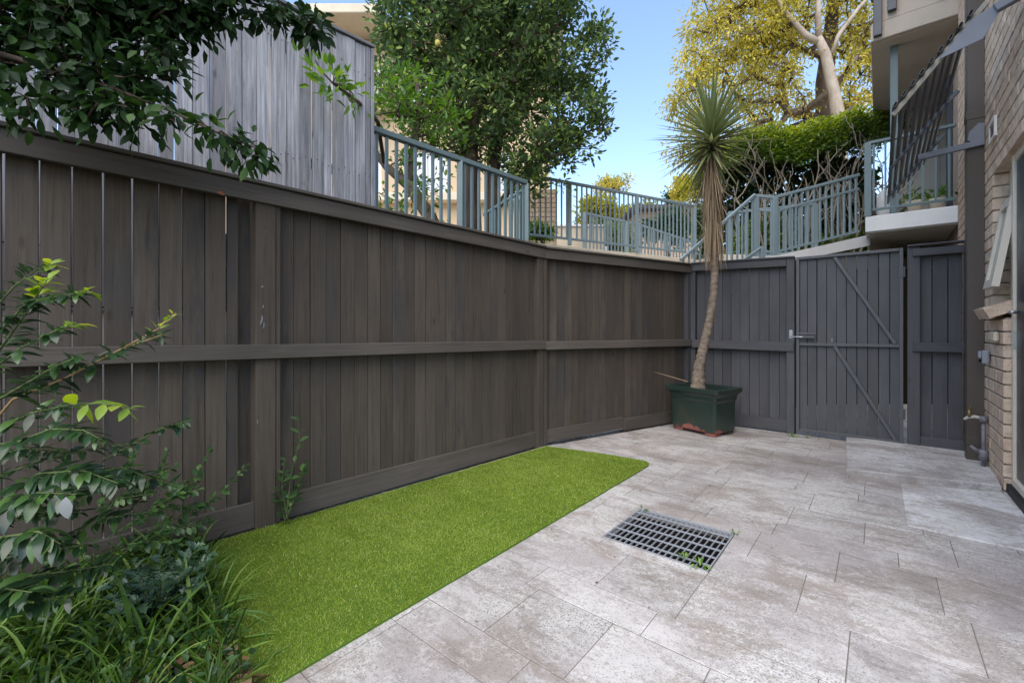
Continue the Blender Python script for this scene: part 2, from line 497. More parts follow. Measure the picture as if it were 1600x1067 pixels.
# ground far below and around, upper ground behind the fences
MB().box(-300, 300, -300, 300, -0.9, -0.6).build('ground', M['soil'], kind='structure')
pav = bpy.data.objects.new('paving', None)
C.objects.link(pav)
pav['kind'] = 'structure'
bedm = MB()
for (a0, a1, b0, b1) in [(-6, 0, -7, 7), (GU, 7, -7, 7), (0, GU, -7, 0), (0, GU, GV, 7)]:
    poly = [tuple(uv(a, b)[:2]) for a, b in ((a0, b0), (a0, b1), (a1, b1), (a1, b0))]
    for i in range(5):
        q0, q1 = yard[(i+1) % 5], yard[i]
        poly = clip_poly(poly, q0, q1) if poly else poly
    if len(poly) > 2:
        bedm.prism(poly, -0.06, -0.0016)
bedm.build('paving_bed', M['joint'], pav)

def paver_poly(a0, a1, b0, b1):
    poly = [tuple(uv(a, b)[:2]) for a, b in ((a0, b0), (a0, b1), (a1, b1), (a1, b0))]
    for i in range(5):
        if not poly:
            break
        poly = clip_poly(poly, yard[(i+1) % 5], yard[i])
    return poly
def covered(poly):
    return all(inside(TURF, p) or inside(BED, p) for p in poly)
rr = random.Random(5)
a = -2.42
rows = []
seq = [0.36, 0.18, 0.36, 0.36, 0.18, 0.36, 0.18, 0.36, 0.36]
k = 0
while a < 4.6:
    rows.append((a, a + seq[k % len(seq)]))
    a += seq[k % len(seq)]
    k += 1
GAP = 0.0034
for (a0, a1) in rows:
    b = -3.0 + rr.uniform(0, 0.5)
    while b < 4.4:
        w = rr.choice([0.36, 0.36, 0.54])
        A0, A1, B0, B1 = a0 + GAP/2, a1 - GAP/2, b + GAP/2, b + w - GAP/2
        b += w
        # leave the drain opening free
        pieces = [(A0, A1, B0, B1)]
        if A0 < GU and A1 > 0 and B0 < GV and B1 > 0:
            pieces = []
            if A0 < -0.03: pieces.append((A0, 0, B0, B1))
            if A1 > GU + 0.03: pieces.append((GU, A1, B0, B1))
            m0, m1 = max(A0, 0), min(A1, GU)
            if B0 < -0.03: pieces.append((m0, m1, B0, 0))
            if B1 > GV + 0.03: pieces.append((m0, m1, GV, B1))
        for pc in pieces:
            poly = paver_poly(*pc)
            if len(poly) < 3 or covered(poly):
                continue
            ar = abs(sum(poly[i][0]*poly[(i+1) % len(poly)][1] - poly[(i+1) % len(poly)][0]*poly[i][1] for i in range(len(poly)))) / 2
            if ar < 0.004:
                continue
            cx, cy = sum(p[0] for p in poly)/len(poly), sum(p[1] for p in poly)/len(poly)
            if not (cy > 0.9):
                continue
            mb = MB().prism([(p[0]-cx, p[1]-cy) for p in poly], -0.05, 0.0, 0.0018, 0.0012)
            o = mb.build('paver', M['paver'], pav)
            o.location = (cx, cy, rr.uniform(-0.0006, 0.0012))
            o.rotation_euler = (rr.uniform(-0.001, 0.001), rr.uniform(-0.001, 0.001), 0)

# the raised concrete pads near the gate and the door
pad = [G(1322, 689), G(1322, 741), G(1390, 749), G(1565, 768), G(1541, 716), G(1500, 708)]
pm = MB().prism([(p.x, p.y) for p in pad], -0.02, 0.046, 0.010, 0.008)
put('concrete_pad', pm.mesh('concrete_pad', M['slab']), kind='structure')
pad2 = [G(1408, 755), G(1418, 822), G(1606, 862), G(1606, 806), G(1566, 770)]
put('concrete_patch', MB().prism([(p.x, p.y) for p in pad2], -0.02, 0.006, 0.012, 0.004).mesh('concrete_patch', M['slab']), kind='structure')

# drain pit and galvanised grate
pit = MB()
for (a0, a1, b0, b1) in [(-0.04, 0, -0.04, GV+0.04), (GU, GU+0.04, -0.04, GV+0.04), (0, GU, -0.04, 0), (0, GU, GV, GV+0.04)]:
    pit.obox(uv(a0, b0, -0.46), U*(a1-a0), V*(b1-b0), (0, 0, 0.408))
pit.obox(uv(-0.04, -0.04, -0.5), U*(GU+0.08), V*(GV+0.08), (0, 0, 0.04))
pit.build('drain_pit', M['dark'], kind='structure')
gr = thing('drain_grate', 'square galvanised steel drain grate set flush into the paving', 'drain grate', uv(0, 0, 0), math.atan2(U.y, U.x))
# local x = U, local -y = V
fr = MB()
e = 0.0045
fr.box(e, GU-e, -0.006-e, -e, -0.03, 0.003).box(e, GU-e, -GV+e, -GV+0.006+e, -0.03, 0.003)
fr.build('frame', M['galv'], gr)
side_me = MB().box(-0.003, 0.003, -GV+2*e+0.001, -2*e-0.001, -0.03, 0.0024).mesh('frame_side', M['galv'])
put('frame', side_me, gr, T(e+0.003, 0, 0)); put('frame', side_me, gr, T(GU-e-0.003, 0, 0))
bb = MB().box(2*e+0.001, GU-2*e-0.001, -0.0017, 0.0017, -0.008, 0.0015).mesh('bearing_bar', M['galv'])
nb = 18
for i in range(1, nb):
    put('bearing_bar', bb, gr, T(0, -(e + (GV-2*e)*i/nb), 0))
cr = MB().box(-0.0024, 0.0024, -GV+2*e, -2*e, -0.006, 0.0022).mesh('cross_rod', M['galv'])
for i in range(1, 6):
    put('cross_rod', cr, gr, T(e + (GU-2*e)*(i - 0.5 - 0.09*(i-3)/2*1.4)/5.0 , 0, 0))
put('pit_shade_sheet', MB().box(0.02, GU-0.02, -GV+0.02, -0.02, -0.30, -0.29).mesh('pit_shade_sheet', M['dark']), gr)  # added black sheet, puts the shade of the pit into colour

# lawn base (blades follow later) and garden bed soil
def ring(poly, n=4):
    return poly
MB().prism(TURF, -0.002, 0.012, 0.004, 0.003).build('lawn', M['turf_base'], kind='structure')
MB().prism(BED, -0.03, 0.016, 0.03, 0.012).build('garden_bed_soil', M['soil'], kind='structure')

# ------------------------------------------------------------------ timber fences
def board_mesh(name, w, t, z0, z1, mat, ch=0.0022):
    """vertical board, front face towards -y, front long edges eased"""
    c = ch
    prof = [(0, t), (0, min(0.010, t*0.6)), (c, 0), (w - c, 0), (w, min(0.010, t*0.6)), (w, t)]
    m = MB()
    n = len(prof)
    m.add([(p[0], p[1], z0) for p in prof] + [(p[0], p[1], z1) for p in prof],
          [tuple(range(n))[::-1][::-1]] + [tuple(n + i for i in range(n))[::-1]] +
          [(i, n + i, n + (i+1) % n, (i+1) % n) for i in range(n)])
    me = m.mesh(name, mat)
    bm = bmesh.new(); bm.from_mesh(me); bmesh.ops.recalc_face_normals(bm, faces=bm.faces); bm.to_mesh(me); bm.free()
    return me
def local_frame(p0, p1):
    d = p1 - p0
    return math.atan2(d.y, d.x), d.length
def seg_s(p0, d, px):
    """distance along the line p0 + s d where it crosses photo column px"""
    r = (px - 800) / F
    return (r * p0.y - p0.x) / (d.x - r * d.y)

def paling_run(fence, edges, y, t, z0, z1f, mat, jit, mats2=None, name='paling'):
    cache = {}
    for (s0, s1) in edges:
        w = round(s1 - s0, 3)
        zt = round(z1f(s0), 2)
        key = (w, zt, rr.randint(0, 1))
        if key not in cache:
            cache[key] = board_mesh(name, w, t, z0, zt, mat)
        put(name, cache[key], fence, T(s0, y + rr.uniform(-jit, jit), 0) @ Matrix.Rotation(rr.uniform(-0.0012, 0.0012), 4, 'Y'))

# 1: long left run
rz, L1 = local_frame(FA, FB)
fl = thing('timber_fence', 'long brown-stained paling fence running from the left edge beside the lawn', 'fence', FA, rz, 'stained paling fences round the courtyard')
d1 = (FB - FA).normalized()
s_of = lambda px: seg_s(FA, d1, px)
ztop = lambda s: 2.035 - (s / L1) * 0.062
edges = []
s = s_of(5) - 16 * 0.1053
while s < s_of(212):
    edges.append((s, s + 0.0988)); s += 0.1053
while s < L1 - 0.06:
    w = rr.choice([0.096, 0.098, 0.1, 0.094])
    g = rr.choice([0.0006, 0.0006, 0.0006, 0.002]) if s < s_of(400) else rr.choice([0.0005, 0.0005, 0.0005, 0.0005, 0.0011])
    
    e_ = min(s + w, L1 - 0.004)
    sp_ = s_of(416) - 0.054
    if s < sp_ < s + w + 0.06:          # a board stops short of the near post, a set-back one fills the shadowy slot
        if sp_ - 0.075 - s > 0.02:
            edges.append((s, sp_ - 0.075))
        put('paling', board_mesh('paling', 0.10, 0.016, 0.03, 1.985, M['fence_brown']), fl, T(sp_ - 0.078, 0.118, 0))
        s = sp_ + 0.03
        continue
    edges.append((s, e_)); s += w + g
paling_run(fl, edges, 0.060, 0.016, 0.03, lambda s: ztop(s) - 0.05, M['fence_brown'], 0.0014)
cap = MB().bar((0, 0.015, ztop(0) - 0.010), (L1 - 0.003, 0.015, ztop(L1) - 0.010), 0.11, 0.02, ch=0.003)
cap.build('cap', M['fence_brown_x'], fl)
MB().bar((0, 0.0, ztop(0) - 0.072), (L1 - 0.003, 0.0, ztop(L1) - 0.072), 0.036, 0.098, ch=0.003).build('fascia', M['fence_brown_x'], fl)
MB().bar((0, 0.012, 1.05), (L1 - 0.003, 0.012, 0.998), 0.09, 0.082, ch=0.004).build('rail', M['fence_brown_x'], fl)
MB().bar((0, 0.047, 0.075), (L1 - 0.055, 0.047, 0.075), 0.024, 0.15, ch=0.003).build('plinth_board', M['fence_brown_x'], fl)
for px in (416, None):
    sc_ = s_of(px) if px else L1 - 0.05
    w = 0.108 if px else 0.085
    if px is None:
        sc_ = L1 - w/2
    MB().box(-w/2, w/2, 0.004, 0.12, -0.05, 1.9, 0.004).build('post', M['fence_brown'], fl).location = (sc_, 0, 0)
MB().box(-0.0125, 0.0125, 0.010, 0.058, 0.0, 1.88, 0.002).build('cover_strip', M['fence_brown'], fl).location = (s_of(416) + 0.0685, 0, 0)
MB().box(-0.05, 0.05, 0.004, 0.12, -0.05, 1.9, 0.004).build('post', M['fence_brown'], fl).location = (0.35, 0, 0)
# bare chipped paint on the near post
chip = MB()
for (cz, ch_, dx, w) in [(1.21, 0.05, -0.022, 0.006), (1.285, 0.022, -0.015, 0.004), (1.175, 0.04, -0.012, 0.004), (1.19, 0.03, -0.03, 0.003), (0.62, 0.03, -0.045, 0.004), (1.40, 0.016, -0.02, 0.006), (1.72, 0.006, 0.0, 0.004)]:
    pts = [(dx - w, cz - ch_*0.5), (dx + w*0.3, cz - ch_*0.35), (dx + w, cz + ch_*0.1), (dx + w*0.4, cz + ch_*0.5), (dx - w*0.6, cz + ch_*0.2)]
    chip.add([(p[0], 0.0028, p[1]) for p in pts], [(0, 1, 2, 3, 4)])
o = chip.build('chipped_paint', M['old_paling'], fl); o.location = (s_of(416), 0, 0)
o['label'] = 'pale chips of bare timber on the post'

# 2: middle run
rz, L2 = local_frame(FB, FC)
fm = thing('timber_fence', 'shorter brown-grey paling fence between the corner post behind the lawn and the potted yucca', 'fence', FB, rz, 'stained paling fences round the courtyard')
edges = []
s = 0.004
while s < L2 - 0.05:
    w = rr.choice([0.097, 0.1, 0.094])
    edges.append((s, min(s + w, L2 - 0.05))); s += w + rr.choice([0.0005, 0.0005, 0.0011])
z2 = lambda s: 1.975 + 0.012 * s / L2
paling_run(fm, edges, 0.060, 0.016, 0.03, lambda s: z2(s) - 0.05, M['fence_brown'], 0.0012)
MB().bar((0.004, 0.015, 1.958), (L2 - 0.01, 0.015, 1.972), 0.11, 0.02, ch=0.003).build('cap', M['fence_brown_x'], fm)
MB().bar((0.004, 0.0, 1.899), (L2 - 0.01, 0.0, 1.912), 0.036, 0.094, ch=0.003).build('fascia', M['fence_brown_x'], fm)
MB().bar((0.004, 0.012, 0.992), (L2 - 0.01, 0.012, 0.985), 0.09, 0.082, ch=0.004).build('rail', M['fence_brown_x'], fm)
MB().bar((0.045, 0.047, 0.08), (1.14, 0.047, 0.10), 0.024, 0.13, ch=0.003).build('plinth_board', M['fence_brown_x'], fm)
MB().bar((1.145, 0.040, 0.075), (L2 - 0.01, 0.040, 0.075), 0.024, 0.14, ch=0.003).build('plinth_board', M['fence_brown_x'], fm)
MB().box(0.004, 0.045, 0.006, 0.12, -0.02, 1.89, 0.003).build('post', M['fence_brown'], fm)
MB().box(-0.06, 0.03, 0.0075, 0.13, -0.02, 1.885, 0.003).build('post', M['fence_cool_light'], fm).location = (L2, 0, 0)

# 3: back run behind the pot, gate and side panel on one line
dB = Vector((0.762, -0.647, 0)).normalized()
rzB = math.atan2(dB.y, dB.x)
sB = lambda px: seg_s(FC, dB, px)
def on_back(s):
    return FC + dB * s
sg0, sg1, sp0, sp1 = sB(1243.5), sB(1412), sB(1418), sB(1512)
Lb = sg0 - 0.012
fb = thing('timber_fence', 'slate grey paling fence behind the potted yucca, left of the gate', 'fence', FC, rzB, 'stained paling fences round the courtyard')
edges = []
s = 0.05
while s < Lb - 0.09:
    w = rr.choice([0.1, 0.102, 0.098])
    edges.append((s, min(s + w, Lb - 0.075))); s += w + rr.choice([0.0006, 0.0006, 0.0014])
paling_run(fb, edges, 0.060, 0.016, 0.03, lambda s: 1.9, M['fence_cool_light'], 0.001)
MB().bar((0.012, 0.015, 1.985), (Lb, 0.015, 1.95), 0.11, 0.018, ch=0.003).build('cap', M['fence_cool_light_x'], fb)
MB().bar((0.012, 0.0, 1.93), (Lb - 0.077, 0.0, 1.897), 0.036, 0.085, ch=0.003).build('fascia', M['fence_cool_light_x'], fb)
MB().bar((0.012, 0.010, 0.975), (Lb - 0.002, 0.010, 0.958), 0.09, 0.10, ch=0.004).build('rail', M['fence_cool_light_x'], fb)
MB().bar((0.012, 0.040, 0.075), (Lb - 0.077, 0.040, 0.075), 0.03, 0.13, ch=0.003).build('plinth_board', M['fence_cool_light_x'], fb)
MB().box(-0.03, 0.048, 0.004, 0.14, -0.02, 1.9, 0.003).build('post', M['fence_cool_light'], fb)
MB().box(-0.075, 0, -0.016, 0.10, -0.02, 1.94, 0.003).build('post', M['fence_cool_light'], fb).location = (Lb, 0, 0)

gate = thing('gate', 'slate grey boarded gate with two diagonal braces and a metal bolt', 'gate', on_back(sg0), rzB)
Lg = sg1 - sg0
zt0, zt1 = 1.945, 1.935
edges = []
s = 0.018
npal = 10
pw = (Lg - 0.036) / npal
for i in range(npal):
    edges.append((0.018 + i*pw + 0.0016, 0.018 + (i+1)*pw - 0.0016))
paling_run(gate, edges, 0.034, 0.014, 0.045, lambda s: 1.93, M['gate_cool_light'], 0.0006, name='board')
for x in (0.002, Lg - 0.032):
    MB().box(0, 0.03, 0.0, 0.032, 0.035, 1.945, 0.003).build('frame_stile', M['gate_steel'], gate).location = (x, 0, 0)
for z in (0.038, 0.975, 1.915):
    MB().box(0.033, Lg - 0.033, 0.001, 0.032, 0, 0.03, 0.003).build('frame_rail', M['gate_steel'], gate).location = (0, 0, z)
def gx(px): return sB(px) - sg0
def gz(px, py):
    p = on_back(sB(px)); return H + (HY - py) / F * p.y
MB().bar((gx(1304), 0.017, 1.91), (gx(1399), 0.017, 1.01), 0.03, 0.032, ch=0.003).build('brace', M['gate_steel'], gate)
MB().bar((gx(1304), 0.017, 0.975), (gx(1399), 0.017, 0.07), 0.03, 0.032, ch=0.003).build('brace', M['gate_steel'], gate)
lt = MB().box(0.0, 0.155, -0.012, 0.0, 1.065, 1.088, 0.003).build('latch_plate', M['gate_steel'], gate); lt.location = (0.03, 0, 0.03)
bolt = MB().tube([(-0.055, -0.014, 1.07), (0.17, -0.014, 1.07)], 0.009, 10).build('bolt', M['galv'], gate, True)
MB().box(0.06, 0.165, -0.024, 0.0, 1.056, 1.084, 0.004).build('bolt_case', M['gate_steel'], gate)
MB().tube([(-0.046, -0.020, 1.075), (-0.046, -0.024, 1.135)], [0.012, 0.009], 10).box(-0.06, -0.03, -0.018, -0.0165, 1.055, 1.145).build('bolt_keeper', M['galv'], gate)
MB().box(-0.0016, 0.0016, 0.003, 0.005, 1.02, 1.06).build('spring', M['galv'], gate).location = (gx(1300), -0.006, 0)

sp = thing('timber_fence', 'narrow slate grey fence panel between the gate and the brown downpipe', 'fence', on_back(sp0), rzB, 'stained paling fences round the courtyard')
Lp = sp1 - sp0
px_e = [1437, 1457, 1482, 1506]
for i in range(3):
    a_, b_ = sB(px_e[i]) - sp0 + 0.002, sB(px_e[i+1]) - sp0 - 0.002
    put('paling', board_mesh('paling', b_ - a_, 0.016, 0.05, 1.9, M['fence_cool_light']), sp, T(a_, 0.05, 0))
MB().box(0, sB(1437) - sp0 + 0.004, 0.0, 0.09, -0.02, 1.945, 0.004).build('post', M['fence_cool_light'], sp)
w0 = sB(1437) - sp0 + 0.006
MB().bar((0.0, 0.02, 1.955), (Lp + 0.07, 0.02, 1.955), 0.11, 0.016, ch=0.003).build('cap', M['fence_cool_light_x'], sp)
MB().bar((0.034, -0.014, 1.885), (Lp + 0.06, -0.014, 1.885), 0.026, 0.07, ch=0.003).build('fascia', M['fence_cool_light_x'], sp)
MB().bar((0.034, -0.014, 0.985), (Lp + 0.06, -0.014, 0.985), 0.026, 0.085, ch=0.003).build('rail', M['fence_cool_light_x'], sp)
MB().bar((w0, 0.02, 0.085), (Lp + 0.06, 0.02, 0.085), 0.03, 0.10, ch=0.003).build('plinth_board', M['fence_cool_light_x'], sp)
MB().box(Lp - 0.02, Lp + 0.065, 0.002, 0.09, -0.02, 1.94, 0.004).build('post', M['fence_cool_light'], sp)

# ------------------------------------------------------------------ behind the left fence: strip path, retaining wall, tall old fence
GA, GB = Vector((-4.756 + 0.98*0.2 - 0.0, 0.2, 0)), Vector((-0.326*3.64 + 0.02, 3.64, 0))
dG = (GB - GA).normalized()
nG = Vector((-dG.y, dG.x, 0))
sideL = MB().prism([(FA.x - 2.0, FA.y - 2.0), (FB.x - 0.1, FB.y + 0.1), (FC.x - 0.1, FC.y + 0.2), (FC.x + 3.5, FC.y + 2.2), (-0.3, 7.0), (-7, 1.0)], -0.1, -0.02)
sideL.build('side_path', M['slab'], kind='structure')
rwt = thing('retaining_wall', 'pale rendered retaining wall glimpsed through the gaps of the brown paling fence', 'wall', GA, math.atan2(dG.y, dG.x))
LG = (GB - GA).length
MB().box(0, LG + 2.2, 0.02, 0.32, -0.1, 1.27, 0.006).build('wall_body', M['white_conc'], rwt)
tf = thing('tall_timber_fence', 'tall weathered silver-grey paling fence rising behind the brown paling fence', 'fence', GA + Vector((0, 0, 1.27)), math.atan2(dG.y, dG.x))
s = 0.0
hz = 3.47 - 1.27
while s < LG:
    w = rr.choice([0.084, 0.09, 0.082, 0.075, 0.066, 0.09])
    e = min(s + w, LG)
    if e - s > 0.03:
        put('paling', board_mesh('paling', e - s, 0.018, 0.01, hz + rr.uniform(-0.008, 0.004), M['old_paling'], 0.003), tf, T(s, rr.uniform(-0.004, 0.005), 0) @ Matrix.Rotation(rr.uniform(-0.0035, 0.0035), 4, 'Y'))
    s += w + rr.choice([0.0008, 0.0008, 0.002, 0.004])
MB().box(0, LG + 0.03, -0.02, 0.07, hz + 0.006, hz + 0.03, 0.003).build('cap', M['old_paling_x'], tf)
for z in (0.3, 1.1, 1.9):
    MB().box(0, LG, 0.022, 0.062, z, z + 0.07, 0.003).build('rail', M['old_paling_x'], tf)
MB().box(LG + 0.004, LG + 0.03, -0.01, 0.09, 0, hz, 0.003).build('post', M['old_paling'], tf)

def nails(fence, spots, y, r=0.0035):
    m = MB()
    for (x, z) in spots:
        k = 6
        m.add([(x + r*math.cos(6.283*i/k), y, z + r*math.sin(6.283*i/k)) for i in range(k)], [tuple(range(k))])
    m.build('nails', M['dark'], fence, kind='stuff')
sp_ = []
s = 0.03
while s < LG:
    for z in (0.34, 1.14, 1.94):
        sp_ += [(s + rr.uniform(-0.006, 0.006), z + rr.uniform(-0.02, 0.02)), (s + 0.045 + rr.uniform(-0.006, 0.006), z + rr.uniform(-0.02, 0.02))]
    s += 0.084
nails(tf, sp_, -0.0036, 0.0045)
# ground seen through the gate gaps
MB().prism([(FC.x + 0.12, FC.y + 0.1), (4.28, 3.98), (9, 8.2), (4.6, 6.8)], -0.1, -0.015).build('outer_path', M['slab'], kind='structure')

for z in (0.28, 1.66):
    hg = MB().tube([(Lg + 0.004, -0.012, z), (Lg + 0.004, -0.012, z + 0.10)], 0.009, 10).box(Lg - 0.034, Lg - 0.004, -0.004, -0.0005, z + 0.005, z + 0.095, 0.001)
    hg.build('hinge', M['gate_steel'], gate)
# ------------------------------------------------------------------ brick house on the right (local x along the wall away from the camera, +y towards the courtyard)
W0 = Vector((3.49, 3.136, 0))
rzH = math.atan2(0.768, 0.640)
house = thing('brick_house', 'blush brick house with window, dark door and white balcony along the right edge', 'house', W0, rzH)
HM = Matrix.Translation(W0) @ Matrix.Rotation(rzH, 4, 'Z')
HI = HM.inverted()
rb = random.Random(3)
BL, BH, CO = 0.24, 0.083, 0.094
def bmesh_brick(L):
    return MB().box(0, L, -0.105, 0, 0, BH, 0.0035).mesh('brick', M['brick'])
bcache = {}
stuff = MB()
def brick_at(s0, s1, z, far=False):
    L = round(s1 - s0, 3)
    if L < 0.03:
        return
    y = rb.uniform(-0.002, 0.0015)
    if far:
        stuff.box(s0, s1, -0.1, y, z, z + BH, 0.003)
        return
    if L not in bcache:
        bcache[L] = bmesh_brick(L)
    put('brick', bcache[L], house, T(s0, y, z))
def course(row, s0, s1, off):
    """bricks of one course, clipped to s0..s1"""
    z = 0.012 + row * CO
    x = s0 - off
    while x < s1:
        a, b = max(x, s0), min(x + BL, s1)
        if b - a > 0.02:
            brick_at(a, b, z, far=(a > 1.12 or z > 3.9))
        x += BL + 0.011
S_END = 2.375
SILL_ROW = 13
HEAD_ROW = 25                                   # opening head at 2.38
for row in range(0, 52):
    off = 0.125 if row % 2 else 0.0
    if row < SILL_ROW:
        course(row, 0.0, S_END, off)
    elif row < HEAD_ROW:
        course(row, 0.396, S_END, off)
    else:
        course(row, -1.15, S_END, off + 0.03)
stuff.build('brick_courses', M['brick'], house, kind='stuff')
Y8 = -8.0
MB().box(0.402, S_END - 0.01, -0.26, -0.012, 0, 8).build('wall', M['mortar'], house)
MB().box(0.006, 0.400, -0.26, -0.012, 0, 1.235).build('wall', M['mortar'], house)
MB().box(-1.2, 0.400, -0.26, -0.012, 2.372, 8).build('wall', M['mortar'], house)
MB().box(-2.4, -1.202, -0.26, -0.002, 0, 8).build('wall', M['brick_far'], house)
MB().box(-1.2, S_END, -0.10, -0.003, 4.91, 8).build('wall', M['brick_far'], house)
MB().box(S_END - 0.16, S_END - 0.004, Y8, -0.262, 0, 8).build('wall', M['brick_far'], house)
MB().box(-2.4, S_END, Y8 - 0.2, Y8 - 0.002, 0, 8).build('wall', M['brick_far'], house)
MB().box(-2.6, -2.402, Y8, 0, 0, 8).build('wall', M['brick_far'], house)
MB().box(-2.7, 8.6, Y8 - 0.3, -0.1, 8.002, 8.25).build('roof', M['roof'], house)
# opening: backing, cream window and door frames, sash, sill, door
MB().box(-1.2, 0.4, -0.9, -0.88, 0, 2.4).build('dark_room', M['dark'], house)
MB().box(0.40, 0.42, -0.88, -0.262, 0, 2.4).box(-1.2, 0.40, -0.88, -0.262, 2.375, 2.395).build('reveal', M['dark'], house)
win = MB().box(0.330, 0.394, -0.16, -0.088, 1.375, 2.366, 0.004).build('window', M['cream_paint'], house)
MB().box(-0.01, 0.329, -0.16, -0.088, 2.30, 2.366, 0.004).build('window_frame', M['cream_paint'], win)
MB().box(-0.01, 0.329, -0.16, -0.088, 1.375, 1.43, 0.004).build('window_frame', M['cream_paint'], win)
MB().box(-0.01, 0.329, -0.158, -0.088, 2.10, 2.15, 0.004).build('window_frame', M['cream_paint'], win)
MB().box(0.01, 0.33, -0.135, -0.13, 1.43, 2.30).build('pane', M['glass_sash'], win)
# the awning sash stands open, hinged at its head
sash = MB()
SA = math.radians(8.5)
def sashp(x, d, z):      # d out of the sash plane, z up from its foot
    h = 0.64
    q = h - z
    return (x, -0.075 + math.sin(SA) * q + d * math.cos(SA), 2.09 - math.cos(SA) * q + d * math.sin(SA))
def sbox(x0, x1, d0, d1, z0, z1):
    return [sashp(x, d, z) for x, d, z in [(x0,d0,z0),(x1,d0,z0),(x1,d1,z0),(x0,d1,z0),(x0,d0,z1),(x1,d0,z1),(x1,d1,z1),(x0,d1,z1)]]
BF = [(0,3,2,1),(4,5,6,7),(0,1,5,4),(1,2,6,5),(2,3,7,6),(3,0,4,7)]
for (x0, x1, z0, z1) in [(0.0, 0.05, 0, 0.64), (0.285, 0.335, 0, 0.64), (0.0505, 0.2845, 0, 0.06), (0.0505, 0.2845, 0.58, 0.64)]:
    sash.add(sbox(x0, x1, 0, 0.04, z0, z1), BF)
sash.build('sash', M['cream_paint'], win)
MB().add(sbox(0.051, 0.284, 0.016, 0.022, 0.06, 0.58), BF).build('pane', M['glass_sash'], win)
# sloping brick-on-edge sill, and a bullnose brick below
ns = 5
for i in range(ns):
    x0 = 0.012 + i * 0.088
    sl = MB()
    w = 0.080
    pr = [(-0.10, 1.30), (0.066, 1.232), (0.10, 1.305), (-0.10, 1.385)]
    sl.add([(x0, p[0], p[1]) for p in pr] + [(x0 + w, p[0], p[1]) for p in pr], [(0,1,2,3), (7,6,5,4), (0,4,5,1), (1,5,6,2), (2,6,7,3), (3,7,4,0)])
    o = sl.build('sill_brick', M['brick'], house)
MB().box(0.10, 0.33, 0.004, 0.034, 1.06, 1.135, 0.012).build('bullnose_brick', M['cream_wall'], house)
dr = MB().box(-0.99, -0.075, -0.10, -0.05, 0.13, 2.30, 0.004).build('door', M['door'], house)
MB().box(-0.07, -0.012, -0.16, -0.036, 0.03, 2.366, 0.005).build('door_frame', M['cream_paint'], dr)
MB().box(-1.06, -1.0, -0.16, -0.036, 0.03, 2.366, 0.005).build('door_frame', M['cream_paint'], dr)
MB().box(-0.999, -0.071, -0.16, -0.04, 2.31, 2.366, 0.005).build('door_frame', M['cream_paint'], dr)
MB().box(-0.999, -0.071, -0.155, -0.03, 0.07, 0.125, 0.006).build('threshold', M['cream_paint'], dr)
MB().box(-1.06, -0.0, -0.16, -0.012, 0.0, 0.066, 0.006).build('threshold', M['black_rubber'], dr)
MB().tube([(-0.12, -0.049, 1.27), (-0.12, -0.01, 1.27)], 0.012, 10).tube([(-0.115, -0.012, 1.27), (-0.235, -0.008, 1.265)], 0.011, 10).build('handle', M['alu'], dr, True)
MB().box(0.0, 0.004, -0.084, -0.03, 1.02, 1.14).build('strike_plate', M['alu'], dr).location = (-0.0765, 0.0, 0)
# wall vent
sv = MB()
vx0, vx1, vz0, vz1 = 0.20, 0.42, 2.60, 2.75
sv.box(vx0, vx1, 0.002, 0.018, vz0, vz0 + 0.02).box(vx0, vx1, 0.002, 0.018, vz1 - 0.02, vz1).box(vx0, vx0 + 0.02, 0.002, 0.018, vz0 + 0.021, vz1 - 0.021).box(vx1 - 0.02, vx1, 0.002, 0.018, vz0 + 0.021, vz1 - 0.021)
ve = sv.build('wall_vent', M['white_conc'], house)
for i in range(5):
    z = vz0 + 0.03 + i * 0.02
    MB().add([(vx0+0.021, 0.002, z+0.014), (vx1-0.021, 0.002, z+0.014), (vx1-0.021, 0.014, z), (vx0+0.021, 0.014, z), (vx0+0.021, 0.002, z+0.011), (vx1-0.021, 0.002, z+0.011), (vx1-0.021, 0.014, z-0.003), (vx0+0.021, 0.014, z-0.003)], [(0,3,2,1),(4,5,6,7),(0,1,5,4),(1,2,6,5),(2,3,7,6),(3,0,4,7)]).build('louvre', M['cream_paint'], ve)

# wing with the two balconies
MB().box(S_END + 0.002, 8.5, -0.45, -0.16, 0, 8).build('wall', M['brick_far'], house)
MB().box(8.2, 8.5, -8.0, -0.452, 0, 8).build('wall', M['brick_far'], house)
MB().box(6.87, 7.05, -0.155, 0.40, 0, 8).build('wall', M['soffit'], house)
BW, BT = -0.14, 0.842
MB().box(3.80, 6.86, BW, BT, 2.60, 2.83, 0.008).build('balcony_slab', M['white_conc'], house)
MB().box(3.84, 6.82, BW, BT - 0.04, 2.585, 2.598).build('balcony_underside', M['cream_paint'], house)  # paler than the upper soffit: missing bounced light put into the colour
MB().box(3.80, 6.86, -0.155, 0.78, 5.41, 5.66, 0.008).build('upper_balcony_slab', M['soffit'], house)
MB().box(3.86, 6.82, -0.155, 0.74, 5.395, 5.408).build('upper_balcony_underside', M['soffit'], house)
MB().box(3.81, 3.90, -0.155, 0.74, 5.665, 6.6, 0.006).build('upper_balcony_parapet', M['soffit'], house)
MB().box(3.905, 6.86, 0.66, 0.74, 5.665, 6.6, 0.006).build('upper_balcony_parapet', M['soffit'], house)
for yy in (0.70, 0.54, 0.02):
    MB().box(3.735, 3.795, yy - 0.05, yy + 0.05, 5.45 if yy > 0.6 else 5.75, 6.6, 0.006).build('upper_screen_batten', M['navy_alu'], house)
fr2 = MB().box(4.6, 6.5, -0.158, -0.10, 2.84, 4.95, 0.005).build('balcony_door', M['navy_alu'], house)
MB().box(4.68, 5.52, -0.098, -0.092, 2.9, 4.88).build('pane', M['glass_dark'], fr2)
